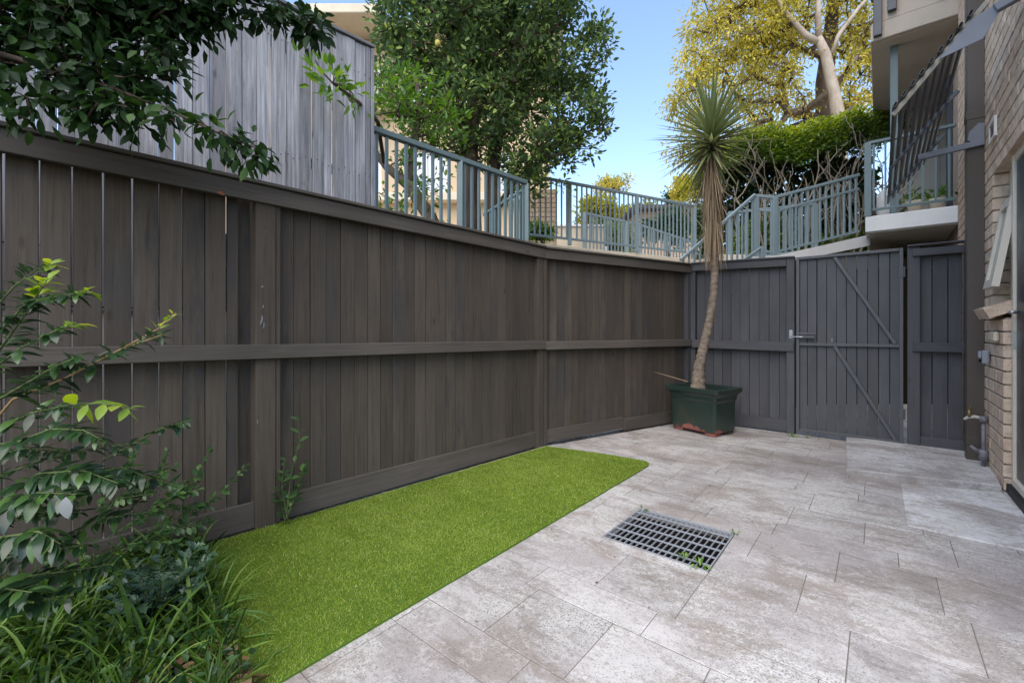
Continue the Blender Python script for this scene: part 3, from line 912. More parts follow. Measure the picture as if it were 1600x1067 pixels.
MB().box(5.58, 6.42, -0.098, -0.092, 2.9, 4.88).build('pane', M['glass_dark'], fr2)
bp = P(1397, 77, 6.64)
lp = HI @ bp
MB().box(lp.x - 0.045, lp.x + 0.045, lp.y - 0.045, lp.y + 0.045, 2.832, 5.393, 0.004).build('balcony_post', M['teal'], house)

# ------------------------------------------------------------------ railings
def railing(name, label, pts, posts, pitch, mat, cat='railing', group=None, bar_r=0.012, post_w=0.06, top=(0.05, 0.045), mid=None, drop=0.0, parent=None, bottom=True, post_down=0.1):
    """pts: (x, y, z_top, z_bottom) polyline; posts: positions 0..n-1 along it"""
    p0 = Vector((pts[0][0], pts[0][1], 0))
    if parent is None:
        r = thing(name, label, cat, (pts[0][0], pts[0][1], pts[0][3]), 0, group)
        base = Vector(r.location)
    else:
        r, base = parent, Vector((0, 0, 0))
    q = [Vector((p[0], p[1], p[2])) - base for p in pts]
    b = [Vector((p[0], p[1], p[3])) - base for p in pts]
    def at(t):
        i = min(int(t), len(q) - 2)
        f = t - i
        return q[i].lerp(q[i+1], f), b[i].lerp(b[i+1], f)
    for i in range(len(q) - 1):
        MB().bar(q[i], q[i+1], top[0], top[1], ch=0.006).build('top_rail', mat, r)
        if bottom:
            MB().bar(b[i], b[i+1], 0.03, 0.035, ch=0.004).build('bottom_rail', mat, r)
        if mid:
            dz = Vector((0, 0, mid))
            MB().bar(q[i] - dz, q[i+1] - dz, 0.03, 0.035, ch=0.004).build('mid_rail', mat, r)
    pts_t = [t for t in posts]
    for t in pts_t:
        a_, c_ = at(t)
        MB().obox((a_.x - post_w/2, a_.y - post_w/2, c_.z - post_down), (post_w, 0, 0), (0, post_w, 0), (0, 0, a_.z - 0.01 - c_.z + post_down), 0.005).build('post', mat, r)
    for i in range(len(q) - 1):
        L = (Vector(q[i][:2]) - Vector(q[i+1][:2])).length
        n = max(1, int(round(L / pitch)))
        for j in range(n):
            t = i + (j + 0.5) / n
            if any(abs(t - tp) * L < 0.045 for tp in pts_t):
                continue
            a_, c_ = at(t)
            me = MB().box(-bar_r, bar_r, -bar_r, bar_r, 0, a_.z - c_.z - 0.015).mesh('baluster', mat)
            put('baluster', me, r, Matrix.Translation(c_) @ Matrix.Rotation(math.atan2(q[i+1].y - q[i].y, q[i+1].x - q[i].x), 4, 'Z'))
    return r
RG = 'teal metal railings beyond the fences'
def lineA(px):
    Y = 5.0 / (0.98 - (px - 800) / F)
    return -5.0 + 0.98 * Y, Y
xa, ya = lineA(563); xb, yb = lineA(822)
railing('railing', 'dull teal railing rising directly behind the brown fence, below the dense green tree', [(xa, ya, 2.90, 1.85), (xb, yb, 2.90, 1.85)], [0.0, 0.52, 1.0], 0.1, M['teal'], group=RG, bar_r=0.0125, post_w=0.062, top=(0.065, 0.05))
# short return of that railing behind its far post
railing('railing', 'short teal return railing just behind the end post near the dense green tree', [(xb - 0.03, yb + 0.08, 2.84, 1.9), (xb - 0.55, yb + 0.7, 2.70, 1.9)], [], 0.1, M['teal'], group=RG, top=(0.04, 0.04))
def Pz(px, Y, z):
    return ((px - 800) / F * Y, Y, z)
b0, b1 = (0.22, 6.8), (3.5, 8.5)
def tB(px):
    r = (px - 800) / F
    dx, dy = b1[0]-b0[0], b1[1]-b0[1]
    return (r * b0[1] - b0[0]) / (dx - r * dy)
railing('railing', 'long teal railing crossing the middle above the cream path edge', [(b0[0], b0[1], 3.53, 2.62), (b1[0], b1[1], 3.53, 2.62)], [tB(890), tB(995), tB(1085)], 0.1, M['teal_pale'], group=RG, bar_r=0.0105, post_w=0.062)
railing('railing', 'small far teal railing seen through the long middle railing', [(*P(913, 333, 9.9)[:2], 3.76, 2.75), (*P(1000, 352, 10.6)[:2], 3.66, 2.75), (*P(1105, 385, 11.5)[:2], 3.3, 2.6)], [0.0, 0.75, 1.0], 0.1, M['teal_pale'], group=RG, bar_r=0.013, post_w=0.07)
railing('railing', 'teal ramp railing with mid rail along the white walkway in front of the hedge', [(3.855, 7.0, 3.27, 2.40), (4.12, 6.93, 3.22, 2.36), (5.50, 7.0, 3.60, 2.71)], [0.0, 1.0], 0.1, M['teal_pale'], group=RG, bar_r=0.012, post_w=0.07, mid=0.22)
sr = railing('stair_railing', 'sloping teal stair handrail dropping behind the yucca stem', [(3.84, 6.98, 3.28, 2.36), (2.50, 6.55, 2.18, 1.27)], [], 0.1, M['teal_pale'], group=RG, bar_r=0.011)
railing('handrail', 'short low teal handrail rising beside the stair right of the yucca stem', [(3.88, 6.85, 2.43, 1.6), (3.46, 6.8, 2.15, 1.4)], [0.0], 3.0, M['teal_pale'], group=RG, bottom=False, top=(0.035, 0.035))
# the far landing railing, behind ramp
railing('railing', 'inner teal railing on the far side of the white walkway', [(3.9, 7.95, 3.25, 2.4), (5.5, 8.0, 3.42, 2.6)], [0.0, 0.5, 1.0], 0.12, M['teal_pale'], group=RG, bar_r=0.012, post_w=0.06)
# balcony railing belongs to the house
def toW(x, y, z): return HM @ Vector((x, y, z))
br = railing('balcony_railing', None, [(3.84, BW + 0.02, 3.93, 2.93), (3.84, BT - 0.03, 3.93, 2.93), (6.8, BT - 0.03, 3.93, 2.93)], [1.0, 2.0], 0.135, M['teal'], parent=put('balcony_railing', None, house), post_w=0.085, top=(0.06, 0.045))

# ------------------------------------------------------------------ concrete: ramp, stair, terrace, upper ground
rp = MB()
pr = [(3.70, 6.96, 2.19, 2.30), (4.12, 6.88, 2.16, 2.30), (5.62, 6.93, 2.47, 2.64)]
for i in range(2):
    (x0, y0, za, zb), (x1, y1, zc, ze) = pr[i], pr[i+1]
    rp.add([(x0, y0, za), (x1, y1, zc), (x1, y1 + 1.1, zc), (x0, y0 + 1.1, za), (x0, y0, zb), (x1, y1, ze), (x1, y1 + 1.1, ze), (x0, y0 + 1.1, zb)], BF)
rp.build('walkway', M['white_conc'], kind='structure')
st = MB()
for i in range(6):
    x = 3.66 - i * 0.27
    y = 6.95 - i * 0.085
    st.box(x - 0.27, x, y, y + 1.1, 2.05 - i*0.17 - 0.3, 2.13 - i * 0.17)
st.build('steps', M['white_conc'], kind='structure')
MB().prism([(0.12, 6.75), (3.62, 8.56), (3.7, 7.9), (9.0, 8.4), (60, 9), (60, 70), (-30, 70), (-30, 14), (-1.6, 9.4)], -0.5, 2.5, 0.01, 0.01).build('upper_terrace', M['cream_wall'], kind='structure')
MB().prism([(-9, -3.6), (xa - 0.06, ya + 0.1), (xb - 0.06, yb + 0.12), (0.1, 6.7), (-1.7, 9.3), (-30, 13.9), (-30, -3)], -0.3, 1.84).build('upper_ground', M['soil'], kind='structure')
MB().prism([(3.9, 6.9), (5.7, 6.9), (60, 7), (60, 8.9), (9.0, 8.3), (3.8, 7.8)], -0.3, 2.1).build('planted_bank', M['soil'], kind='structure')
# lay of the land out to the horizon
MB().box(-400, 400, 70.5, 900, -1, 2.4).build('far_ground', M['soil'], kind='structure')

# ------------------------------------------------------------------ awning on the house wall
aw = thing('slatted_awning', 'tilted dark aluminium slatted awning bracketed to the brick wall', 'awning', HM @ Vector((0, 0, 2.67)), rzH)
AI = aw.matrix_basis.inverted() if False else (Matrix.Translation(HM @ Vector((0, 0, 2.67))) @ Matrix.Rotation(rzH, 4, 'Z')).inverted()
q1 = AI @ Vector((2.63, 3.0, 2.67)); q9 = AI @ Vector((2.907, 2.77, 3.13))
slope = (q9 - q1)
LA = 3.05
sn = slope.normalized()
perp = Vector((1, 0, 0)).cross(sn).normalized()      # across the tube wall
if perp.z < 0: perp = -perp
def hollow(o, L, w, h, t, a, b):
    """hollow tube along x from o; a,b cross axes, open near end"""
    m = MB()
    c = [(-w/2, -h/2), (w/2, -h/2), (w/2, h/2), (-w/2, h/2)]
    ci = [(x * (1 - 2*t/w), y * (1 - 2*t/h)) for x, y in c]
    vv = []
    for x in (0, L):
        vv += [o + Vector((x, 0, 0)) + a*p[0] + b*p[1] for p in c]
    for x in (0, 0.6):
        vv += [o + Vector((x, 0, 0)) + a*p[0] + b*p[1] for p in ci]
    fs = []
    for i in range(4):
        j = (i+1) % 4
        fs += [(i, j, 4+j, 4+i), (8+j, 8+i, 12+i, 12+j), (j, i, 8+i, 8+j)]
    fs += [(4, 5, 6, 7), (12, 13, 14, 15)]
    m.add(vv, fs)
    me = m.mesh('slat', M['navy_alu'])
    bm = bmesh.new(); bm.from_mesh(me); bmesh.ops.recalc_face_normals(bm, faces=bm.faces); bm.to_mesh(me); bm.free()
    return me
for i in range(9):
    o = q1 + slope * (i / 8)
    ca_, sa_ = math.cos(math.radians(11)), math.sin(math.radians(11))
    put('slat', hollow(o + perp * 0.026, LA, 0.036, 0.015, 0.0022, (sn*ca_ + perp*sa_), (perp*ca_ - sn*sa_)), aw)
for j, xx in enumerate((0.05, 1.38, 2.5)):
    a_ = q1 - sn * 0.05 + Vector((xx, 0, 0)) ; c_ = q9 + sn * 0.09 + Vector((xx, 0, 0))
    MB().bar(a_, c_, 0.022, 0.03, up=perp, ch=0.003).build('cross_rail', M['alu_dull'] if j == 0 else M['navy_alu'], aw)
    for i in range(9):
        o = q1 + slope * (i / 8) + Vector((xx + (0.025 if j == 0 else 0.0), 0, 0)) - perp * 0.003
        me = MB().obox(o - sn*0.02 - Vector((0.012, 0, 0)), (0.06, 0, 0), sn * 0.026, perp * 0.016, 0.002).mesh('clip', M['bracket'])
        put('clip', me, aw)
# near bracket: plate and arm to the wall; far bracket: wall plate and strut
MB().bar(Vector((q9.x + 0.02, q9.y - 0.085, q9.z)), Vector((q9.x + 0.02, 0.004, q9.z + 0.045)), 0.05, 0.05, ch=0.003).build('bracket_arm', M['bracket'], aw)
pl = [q9 - sn * 0.25, q9 + sn * 0.02, q9 + Vector((0, 0.10, 0.0)) , q9 + Vector((0, 0.03, -0.16))]
def plate(poly, x0, x1):
    n = len(poly)
    m = MB()
    m.add([(x0, p.y, p.z) for p in poly] + [(x1, p.y, p.z) for p in poly], [tuple(range(n)), tuple(n + i for i in range(n))[::-1]] + [(i, (i+1) % n, n + (i+1) % n, n + i) for i in range(n)])
    me = m.mesh('bracket_plate', M['bracket'])
    bm = bmesh.new(); bm.from_mesh(me); bmesh.ops.recalc_face_normals(bm, faces=bm.faces); bm.to_mesh(me); bm.free()
    return me
yw = 0.004
nearp = [q9 - sn*0.27, q9 - sn*0.02, Vector((0, q9.y - 0.10, q9.z + 0.035)), Vector((0, q9.y - 0.10, q9.z - 0.035)), Vector((0, q9.y - 0.035, q9.z - 0.16))]
nx = q9.x + 0.02
put('bracket_plate', plate(nearp, nx, nx + 0.006), aw)
fx = (AI @ (HM @ Vector((0.70, 0, 0)))).x
farp = [Vector((0, yw, 0.20)), Vector((0, yw + 0.035, 0.21)), Vector((0, yw + 0.09, 0.15)), Vector((0, yw + 0.10, 0.08)), Vector((0, yw, 0.02))]
put('bracket_plate', plate(farp, fx, fx + 0.03), aw)
m_ = q1.lerp(q9, 0.45)
MB().bar((fx + 0.015, yw + 0.01, 0.045), (fx + 0.015, m_.y, 0.045 - 0.03), 0.035, 0.05, ch=0.003).build('bracket_arm', M['bracket'], aw)

# ------------------------------------------------------------------ downpipe, tap, power outlet
dpc = Vector((3.955, 3.774, 0))
dp = thing('downpipe', 'square dark brown downpipe standing against the brick wall beside the fence panel', 'downpipe', dpc, rzH)
DS = 0.112
MB().box(-DS/2, DS/2, -DS/2, DS/2, 0.022, 6.9, 0.006).build('pipe', M['brown_steel'], dp)
for z in (0.17, 2.93, 5.2):
    MB().box(-DS/2 - 0.004, DS/2 + 0.004, -DS/2 - 0.004, DS/2 + 0.004, z, z + 0.07, 0.003).build('strap', M['brown_steel'], dp)
MB().box(-DS/2 - 0.02, DS/2 + 0.02, -DS/2 - 0.02, DS/2 + 0.02, 0.004, 0.035, 0.008).build('mortar_foot', M['white_conc'], dp)
M['lime_pipe'] = paint('limescaled_pipe', (0.45, 0.44, 0.41), 0.7, 0.2, 0.7, 0.0, 25, (0.16, 0.15, 0.14))
tp_ = thing('garden_tap', 'tarnished brass garden tap on an old grey pipe at the foot of the brick wall', 'tap', HM @ Vector((0.545, 0.03, 0.03)), rzH)
MB().tube([(0, 0, 0.018), (0.0, 0, 0.40)], 0.015, 10, jit=0.08).tube([(0, 0, 0.06), (0, 0, 0.15)], 0.03, 10).tube([(0, 0, 0.37), (0, 0, 0.42)], 0.026, 10).build('pipe', M['lead_pipe'], tp_, True)
MB().tube([(0, 0, 0.40), (0.0, 0.05, 0.41), (0, 0.09, 0.40), (0, 0.11, 0.378)], [0.013, 0.014, 0.013, 0.011], 10).build('spout', M['lime_pipe'], tp_, True)
MB().tube([(0, 0.08, 0.405), (0, 0.08, 0.47)], [0.016, 0.011], 10).build('spindle', M['brass'], tp_, True)
MB().bar((-0.035, 0.08, 0.485), (0.035, 0.08, 0.485), 0.014, 0.03, ch=0.006).build('handle', M['brass'], tp_)
MB().tube([(0, 0.02, 0.12), (0, 0.075, 0.17)], [0.018, 0.012], 8).build('branch', M['lead_pipe'], tp_, True)
po = thing('power_outlet', 'small grey weatherproof power outlet box on the brick wall', 'power outlet', HM @ Vector((0.50, 0.004, 0.93)), rzH)
MB().box(-0.035, 0.035, 0, 0.042, -0.055, 0.055, 0.010).build('box', M['grey_plastic'], po)
MB().box(-0.030, 0.030, 0.043, 0.062, -0.01, 0.05, 0.008).build('lid', M['grey_plastic'], po)
MB().tube([(0, 0.045, -0.03), (0, 0.058, -0.03)], 0.011, 12).build('switch', M['dark'], po, True)
# ------------------------------------------------------------------ foliage tools
M['leaf_citrus'] = leafmat('glossy_dark_leaf', (0.075, 0.135, 0.03), (0.22, 0.32, 0.068), (0.45, 0.54, 0.13), 0.38, 0.4, 0.45, under=(0.07, 0.12, 0.05))
M['leaf_young'] = leafmat('fresh_green_leaf', (0.04, 0.1, 0.02), (0.11, 0.22, 0.035), (0.22, 0.33, 0.06), 0.4, 0.4, 0.4)
M['leaf_euc'] = leafmat('eucalypt_leaf_painted_sun', (0.16, 0.155, 0.03), (0.5, 0.44, 0.08), (0.8, 0.68, 0.16), 0.5, 0.4, 0.3)  # golden sunlight on the crowns is put into the leaf colour
M['leaf_sunny'] = leafmat('yellow_green_leaf_painted_sun', (0.13, 0.15, 0.02), (0.38, 0.37, 0.04), (0.55, 0.5, 0.07), 0.5, 0.4, 0.3)  # sun on the far trees painted into the leaf colour as well
M['leaf_hedge'] = leafmat('hedge_leaf', (0.04, 0.09, 0.018), (0.13, 0.215, 0.034), (0.38, 0.44, 0.065), 0.4, 0.35, 0.4)
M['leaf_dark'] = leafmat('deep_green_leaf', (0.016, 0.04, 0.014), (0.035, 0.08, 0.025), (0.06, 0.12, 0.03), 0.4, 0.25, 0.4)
M['leaf_over'] = leafmat('overhanging_leaf', (0.012, 0.03, 0.01), (0.022, 0.055, 0.014), (0.05, 0.105, 0.022), 0.5, 0.25, 0.18, per_object=True)  # very dark base: shade on the sprays is put into the leaf colour
M['leaf_over_c'] = leafmat('overhanging_leaf_mass', (0.010, 0.026, 0.009), (0.018, 0.046, 0.012), (0.04, 0.09, 0.02), 0.5, 0.25, 0.18)
M['leaf_shrub'] = leafmat('glossy_shrub_leaf', (0.012, 0.03, 0.012), (0.024, 0.062, 0.02), (0.07, 0.14, 0.032), 0.27, 0.2, 0.55, per_object=True, under=(0.045, 0.075, 0.04))
M['leaf_lime'] = leafmat('new_growth_leaf', (0.12, 0.22, 0.03), (0.24, 0.34, 0.05), (0.4, 0.42, 0.08), 0.35, 0.4, 0.4, per_object=True)
M['leaf_vine'] = leafmat('periwinkle_leaf', (0.025, 0.06, 0.022), (0.05, 0.11, 0.032), (0.1, 0.18, 0.05), 0.35, 0.25, 0.45, per_object=True)
M['leaf_holly'] = leafmat('holly_leaf', (0.035, 0.075, 0.04), (0.065, 0.125, 0.065), (0.1, 0.17, 0.08), 0.25, 0.15, 0.55, per_object=True)
M['blade'] = leafmat('grass_blade', (0.025, 0.06, 0.014), (0.095, 0.19, 0.03), (0.23, 0.35, 0.08), 0.4, 0.4, 0.35)
M['yucca'] = leafmat('yucca_leaf', (0.12, 0.155, 0.065), (0.23, 0.275, 0.12), (0.4, 0.42, 0.2), 0.45, 0.2, 0.35, per_object=True)
M['yucca_dead'] = leafmat('dead_straw_leaf', (0.16, 0.11, 0.07), (0.36, 0.275, 0.18), (0.52, 0.43, 0.29), 0.7, 0.2, 0.2, per_object=True)
M['litter'] = leafmat('fallen_leaf', (0.07, 0.045, 0.025), (0.2, 0.12, 0.06), (0.36, 0.27, 0.15), 0.7, 0.1, 0.2)
M['bark_brown'] = bark('brown_bark', (0.05, 0.038, 0.028), (0.16, 0.12, 0.09))
M['bark_grey'] = bark('grey_bark', (0.16, 0.13, 0.10), (0.34, 0.29, 0.23))
M['bark_pale'] = bark('smooth_pale_bark', (0.26, 0.2, 0.155), (0.45, 0.385, 0.32), 1.6, 0.4)
M['bark_dark'] = bark('dark_rough_bark', (0.035, 0.025, 0.02), (0.11, 0.075, 0.055), 4)
M['stem_green'] = bark('green_stem', (0.06, 0.09, 0.03), (0.11, 0.14, 0.05), 20)
M['stem_tan'] = bark('tan_stem', (0.22, 0.13, 0.06), (0.34, 0.22, 0.11), 20)
M['yucca_bark'] = bark('ringed_yucca_bark', (0.1, 0.075, 0.055), (0.26, 0.21, 0.165), 14, 2.2)

def unit(a):
    return a / np.maximum(np.linalg.norm(a, axis=-1, keepdims=True), 1e-9)
def np_mesh(name, co, faces, mat, tint=None):
    """mesh from numpy: co (N,3), faces (M,k)"""
    me = bpy.data.meshes.new(name)
    k = faces.shape[1]
    me.vertices.add(len(co)); me.vertices.foreach_set('co', co.astype(np.float32).ravel())
    me.loops.add(faces.size); me.loops.foreach_set('vertex_index', faces.astype(np.int32).ravel())
    me.polygons.add(len(faces)); me.polygons.foreach_set('loop_start', np.arange(0, faces.size, k, dtype=np.int32))
    me.update(calc_edges=True)
    me.materials.append(mat)
    if tint is not None:
        at = me.attributes.new('tint', 'FLOAT', 'POINT')
        at.data.foreach_set('value', tint.astype(np.float32))
    return me
def leaf_cloud(name, pos, axis, nrm, ln, wd, mat, tint=None, fold=0.22, droop=0.15):
    n = len(pos)
    axis = unit(axis)
    side = unit(np.cross(axis, nrm))
    up = np.cross(side, axis)
    ln = np.broadcast_to(ln, (n,))[:, None]; wd = np.broadcast_to(wd, (n,))[:, None]
    co = np.empty((n, 6, 3))
    co[:, 0] = pos
    co[:, 1] = pos + axis*ln*0.32 + side*wd*0.5 + up*fold*wd*0.5
    co[:, 2] = pos + axis*ln*0.70 + side*wd*0.36 + up*(fold*wd*0.36 - droop*ln*0.4)
    co[:, 3] = pos + axis*ln - up*droop*ln
    co[:, 4] = pos + axis*ln*0.70 - side*wd*0.36 + up*(fold*wd*0.36 - droop*ln*0.4)
    co[:, 5] = pos + axis*ln*0.32 - side*wd*0.5 + up*fold*wd*0.5
    b = (np.arange(n)*6)[:, None]
    fs = np.concatenate([b + [0, 1, 2, 3], b + [0, 3, 4, 5]])
    if tint is None:
        tint = RNG.random(n)
    return np_mesh(name, co.reshape(-1, 3), fs, mat, np.repeat(tint, 6))
def rnd_dir(n):
    return unit(RNG.normal(size=(n, 3)))
def lobes_to_points(lobes, n, shell=0.45):
    """points in a union of ellipsoids (x,y,z,rx,ry,rz), denser towards the outside"""
    w = np.array([l[3]*l[4]*l[5] for l in lobes]) ** 0.8
    idx = RNG.choice(len(lobes), n, p=w/w.sum())
    L = np.array(lobes)[idx]
    r = (shell + (1 - shell) * RNG.random(n)) ** 0.7
    return L[:, :3] + rnd_dir(n) * r[:, None] * L[:, 3:6]
def skeleton(roots, targets, step=0.35, jit=0.05, rtip=0.006, power=0.5, sag=0.0):
    """join every target to the nearest point of the growing branch set; returns nodes, parents, radii"""
    nodes, par = [], []
    for path in roots:
        prev = -1
        if len(path) and isinstance(path[0], int):
            prev = path[0]; path = path[1:]
        for p in path:
            nodes.append(np.array(p, float)); par.append(prev); prev = len(nodes) - 1
    nroot = len(nodes)
    ends = []
    base = np.array(nodes)
    order = np.argsort([np.min(np.linalg.norm(base - t, axis=1)) for t in targets])
    arr = np.array(nodes)
    for ti in order:
        t = targets[ti]
        d = np.linalg.norm(arr - t, axis=1) + 0.5 * np.maximum(0, arr[:, 2] - t[2])
        i = int(np.argmin(d))
        p = arr[i]
        dist = np.linalg.norm(t - p)
        m = max(1, int(dist / step))
        prev = i
        for j in range(1, m + 1):
            f = j / m
            q = p + (t - p) * f + (RNG.normal(size=3) * jit if j < m else 0)
            q[2] += sag * math.sin(f * math.pi) * dist
            nodes.append(q); par.append(prev); prev = len(nodes) - 1
        ends.append(prev)
        arr = np.array(nodes)
    cnt = np.zeros(len(nodes))
    for e in ends: cnt[e] += 1
    for i in range(len(nodes) - 1, -1, -1):
        if par[i] >= 0: cnt[par[i]] += cnt[i]
    rad = rtip * np.maximum(cnt, 1) ** power
    return np.array(nodes), par, rad, ends, nroot
def branches(mb, nodes, par, rad, sides=5, skip=0, rmin=0.0):
    for i in range(len(nodes)):
        if par[i] >= 0 and i >= skip and rad[i] >= rmin:
            mb.tube([nodes[par[i]], nodes[i]], [min(rad[par[i]], rad[i]*1.35), rad[i]], sides if rad[i] < 0.03 else sides + 3, cap=False)
    return mb
def twig_leaves(ends, nodes, par, per, spread, up=0.25, along=0.5):
    """leaf positions and axes round each twig end"""
    e = np.repeat(np.array(ends), per)
    tip = nodes[e]; base = nodes[np.array([par[i] for i in e])]
    d = unit(tip - base)
    k = len(e)
    pos = tip - d * (RNG.random((k, 1)) * along * spread * 2) + RNG.normal(size=(k, 3)) * spread * 0.45
    ax = unit(d * 0.5 + unit(pos - tip + d*spread*0.5) * 0.9 + RNG.normal(size=(k, 3)) * 0.35 + np.array([0, 0, up]))
    return pos, ax
def px_lobes(rows):
    """(px, py, radius_px, Y[, dy]) -> ellipsoids"""
    out = []
    for r in rows:
        p = P(r[0], r[1], r[3])
        rad = r[2] / F * r[3]
        out.append((p.x, p.y, p.z, rad, r[4] if len(r) > 4 else rad, rad))
    return out
def one_leaf(name, mat, ln=1.0, wd=0.45, droop=0.25, fold=0.2, spiky=False):
    """a single leaf of unit length along +x, face up +z"""
    st = [(0.0, 0.04), (0.18, 0.62), (0.42, 1.0), (0.68, 0.8), (0.88, 0.38), (1.0, 0.0)]
    if spiky:
        st = [(0.0, 0.05), (0.12, 0.5), (0.22, 1.15), (0.34, 0.55), (0.46, 1.25), (0.6, 0.5), (0.72, 0.95), (0.84, 0.3), (1.0, 0.0)]
    v, f = [], []
    for x, w in st:
        z = -droop * x * x
        hw = w * wd / 2
        v += [(x*ln, hw, z + fold*hw + (0.12*hw if spiky else 0)), (x*ln, 0, z), (x*ln, -hw, z + fold*hw)]
    for i in range(len(st) - 1):
        a, b = 3*i, 3*(i+1)
        f += [(a, a+1, b+1, b), (a+1, a+2, b+2, b+1)]
    return MB().add(v, f).mesh(name, mat, True)
def orient(pos, axis, nrm, s, sy=None):
    x = Vector(axis).normalized()
    z = Vector(nrm)
    y = z.cross(x)
    if y.length < 1e-4: y = Vector((0, 1, 0)).cross(x)
    y.normalize(); z = x.cross(y)
    m = Matrix(((x.x, y.x, z.x, pos[0]), (x.y, y.y, z.y, pos[1]), (x.z, y.z, z.z, pos[2]), (0, 0, 0, 1)))
    return m @ Matrix.Diagonal((s, sy or s, s, 1))

# ------------------------------------------------------------------ artificial turf blades
def turf():
    n = 240000
    xs = RNG.uniform(-1.75, 1.25, n*2); ys = RNG.uniform(1.3, 4.4, n*2)
    poly = np.array(TURF)
    c = np.zeros(len(xs), bool)
    for i in range(len(poly)):
        a, b = poly[i], poly[(i+1) % len(poly)]
        t = ((a[1] > ys) != (b[1] > ys)) & (xs < (b[0]-a[0])*(ys-a[1])/(b[1]-a[1]+1e-12) + a[0])
        c ^= t
    xs, ys = xs[c], ys[c]
    n = len(xs)
    pos = np.stack([xs, ys, np.full(n, 0.010)], 1)
    lean = RNG.normal(size=(n, 3)) * np.array([0.9, 0.9, 0]) + np.array([0.1, -0.12, 1.0])
    # blades lie in slightly different directions from tuft to tuft
    lean[:, 0] += 0.22*np.sin(xs*9.1 + 2.0*np.sin(ys*5.3)); lean[:, 1] += 0.22*np.cos(ys*8.3 + 1.7*np.sin(xs*6.1))
    d = unit(lean)
    ln = RNG.uniform(0.009, 0.019, n)
    side = unit(np.cross(d, rnd_dir(n)))
    w = RNG.uniform(0.0012, 0.0019, n)[:, None] * (0.7 + 0.25*ys[:, None])
    tip = pos + d*ln[:, None]; tip[:, 2] = np.maximum(tip[:, 2], 0.013)
    co = np.stack([pos - side*w, pos + side*w, tip], 1)
    ti = np.clip(0.45 + 0.22*RNG.normal(size=n) + 0.16*np.sin(xs*2.7+ys*1.3)*np.sin(ys*3.1) + 0.12*np.sin(xs*17.0+2*np.sin(ys*13))*np.sin(ys*15+xs*4), 0, 0.86)
    pale = RNG.random(n) < 0.09
    ti[pale] = RNG.uniform(0.86, 1.0, pale.sum())
    me = np_mesh('turf_blades', co.reshape(-1, 3), np.arange(n*3).reshape(-1, 3), M['turf'], np.repeat(ti, 3))
    o = put('turf_blades', me)
    tag(o, 'bright green artificial turf lawn beside the brown fence', 'grass', kind='stuff')
turf()

# ------------------------------------------------------------------ planter pot and yucca
def pot():
    c0 = Vector((2.157, 4.695, 0))
    e1, e2 = Vector((-0.544, 0.839, 0)), Vector((0.839, 0.544, 0))
    A, B = 0.53, 0.37
    cen = c0 + e1*A/2 + e2*B/2
    o = thing('planter_pot', 'worn dark green rectangular planter with reddish scuffed base in the fence corner', 'plant pot', cen, math.atan2(e1.y, e1.x))
    m, nt, b = new_mat('worn_green_pot', 0.32, 0.5)
    tc = nd(nt, 'ShaderNodeTexCoord')
    sep = nd(nt, 'ShaderNodeSeparateXYZ', {0: tc.outputs['Object']})
    n1 = noise(nt, tc.outputs['Object'], 5.5, 5, 0.6)
    hgt = nd(nt, 'ShaderNodeMapRange', {0: sep.outputs[2], 1: 0.0, 2: 0.13, 3: 0.30, 4: -0.12})
    k = math_(nt, 'ADD', n1.outputs[0], hgt.outputs[0])
    wearm = ramp(nt, k, [(0.62, (0, 0, 0)), (0.66, (1, 1, 1))])
    n2 = noise(nt, tc.outputs['Object'], 3.0, 4, 0.6)
    gcol = ramp(nt, n2.outputs[0], [(0.35, (0.016, 0.031, 0.027)), (0.55, (0.024, 0.036, 0.028)), (0.7, (0.045, 0.045, 0.034))])
    rcol = ramp(nt, noise(nt, tc.outputs['Object'], 18, 4).outputs[0], [(0.4, (0.19, 0.055, 0.045)), (0.6, (0.26, 0.09, 0.07))])
    nt.links.new(mix(nt, wearm, gcol, rcol), b.inputs['Base Color'])
    nt.links.new(math_(nt, 'ADD', math_(nt, 'MULTIPLY', wearm, 0.35), 0.28), b.inputs['Roughness'])
    prof = [(0.0, 0.035), (0.008, 0.05), (0.012, 0.36), (0.024, 0.385), (0.026, 0.42), (0.045, 0.452), (0.062, 0.462), (0.064, 0.505), (0.050, 0.512), (0.028, 0.507), (0.012, 0.45), (0.004, 0.40)]
    mb = MB()
    def ringv(off, z, r=0.025, ns=4):
        hx, hy = A/2 + off, B/2 + off
        pts = []
        for (sx, sy, a0) in ((1, 1, 0), (-1, 1, 90), (-1, -1, 180), (1, -1, 270)):
            for i in range(ns):
                t = math.radians(a0 + 90*i/(ns-1))
                pts.append((sx*(hx - r) + r*math.cos(t), sy*(hy - r) + r*math.sin(t), z))
        return pts
    rings = [ringv(*p) for p in prof]
    n = len(rings[0])
    vv = [p for r in rings for p in r]
    fs = []
    for i in range(len(rings)-1):
        for j in range(n):
            fs.append((i*n+j, i*n+(j+1) % n, (i+1)*n+(j+1) % n, (i+1)*n+j))
    fs.append(tuple(range(n))[::-1])
    mb.add(vv, fs)
    mb.build('tub', m, o)
    for sx in (-1, 1):
        for sy in (-1, 1):
            x0, y0 = sx*(A/2 - 0.065), sy*(B/2 - 0.055)
            MB().box(x0-0.06, x0+0.06, y0-0.05, y0+0.05, 0.002, 0.034, 0.008).build('foot', m, o)
    MB().box(-A/2+0.062, A/2-0.062, -0.03, 0.03, 0.012, 0.0335, 0.004).build('base_rib', m, o)
    MB().box(-A/2, A/2, -B/2, B/2, 0.40, 0.432, 0.01).build('potting_soil', M['soil'], o)
    st = [(-0.06, 0.17, 0.5), (0.02, 0.13, 0.45)]
    return o, cen
pot_o, pot_c = pot()

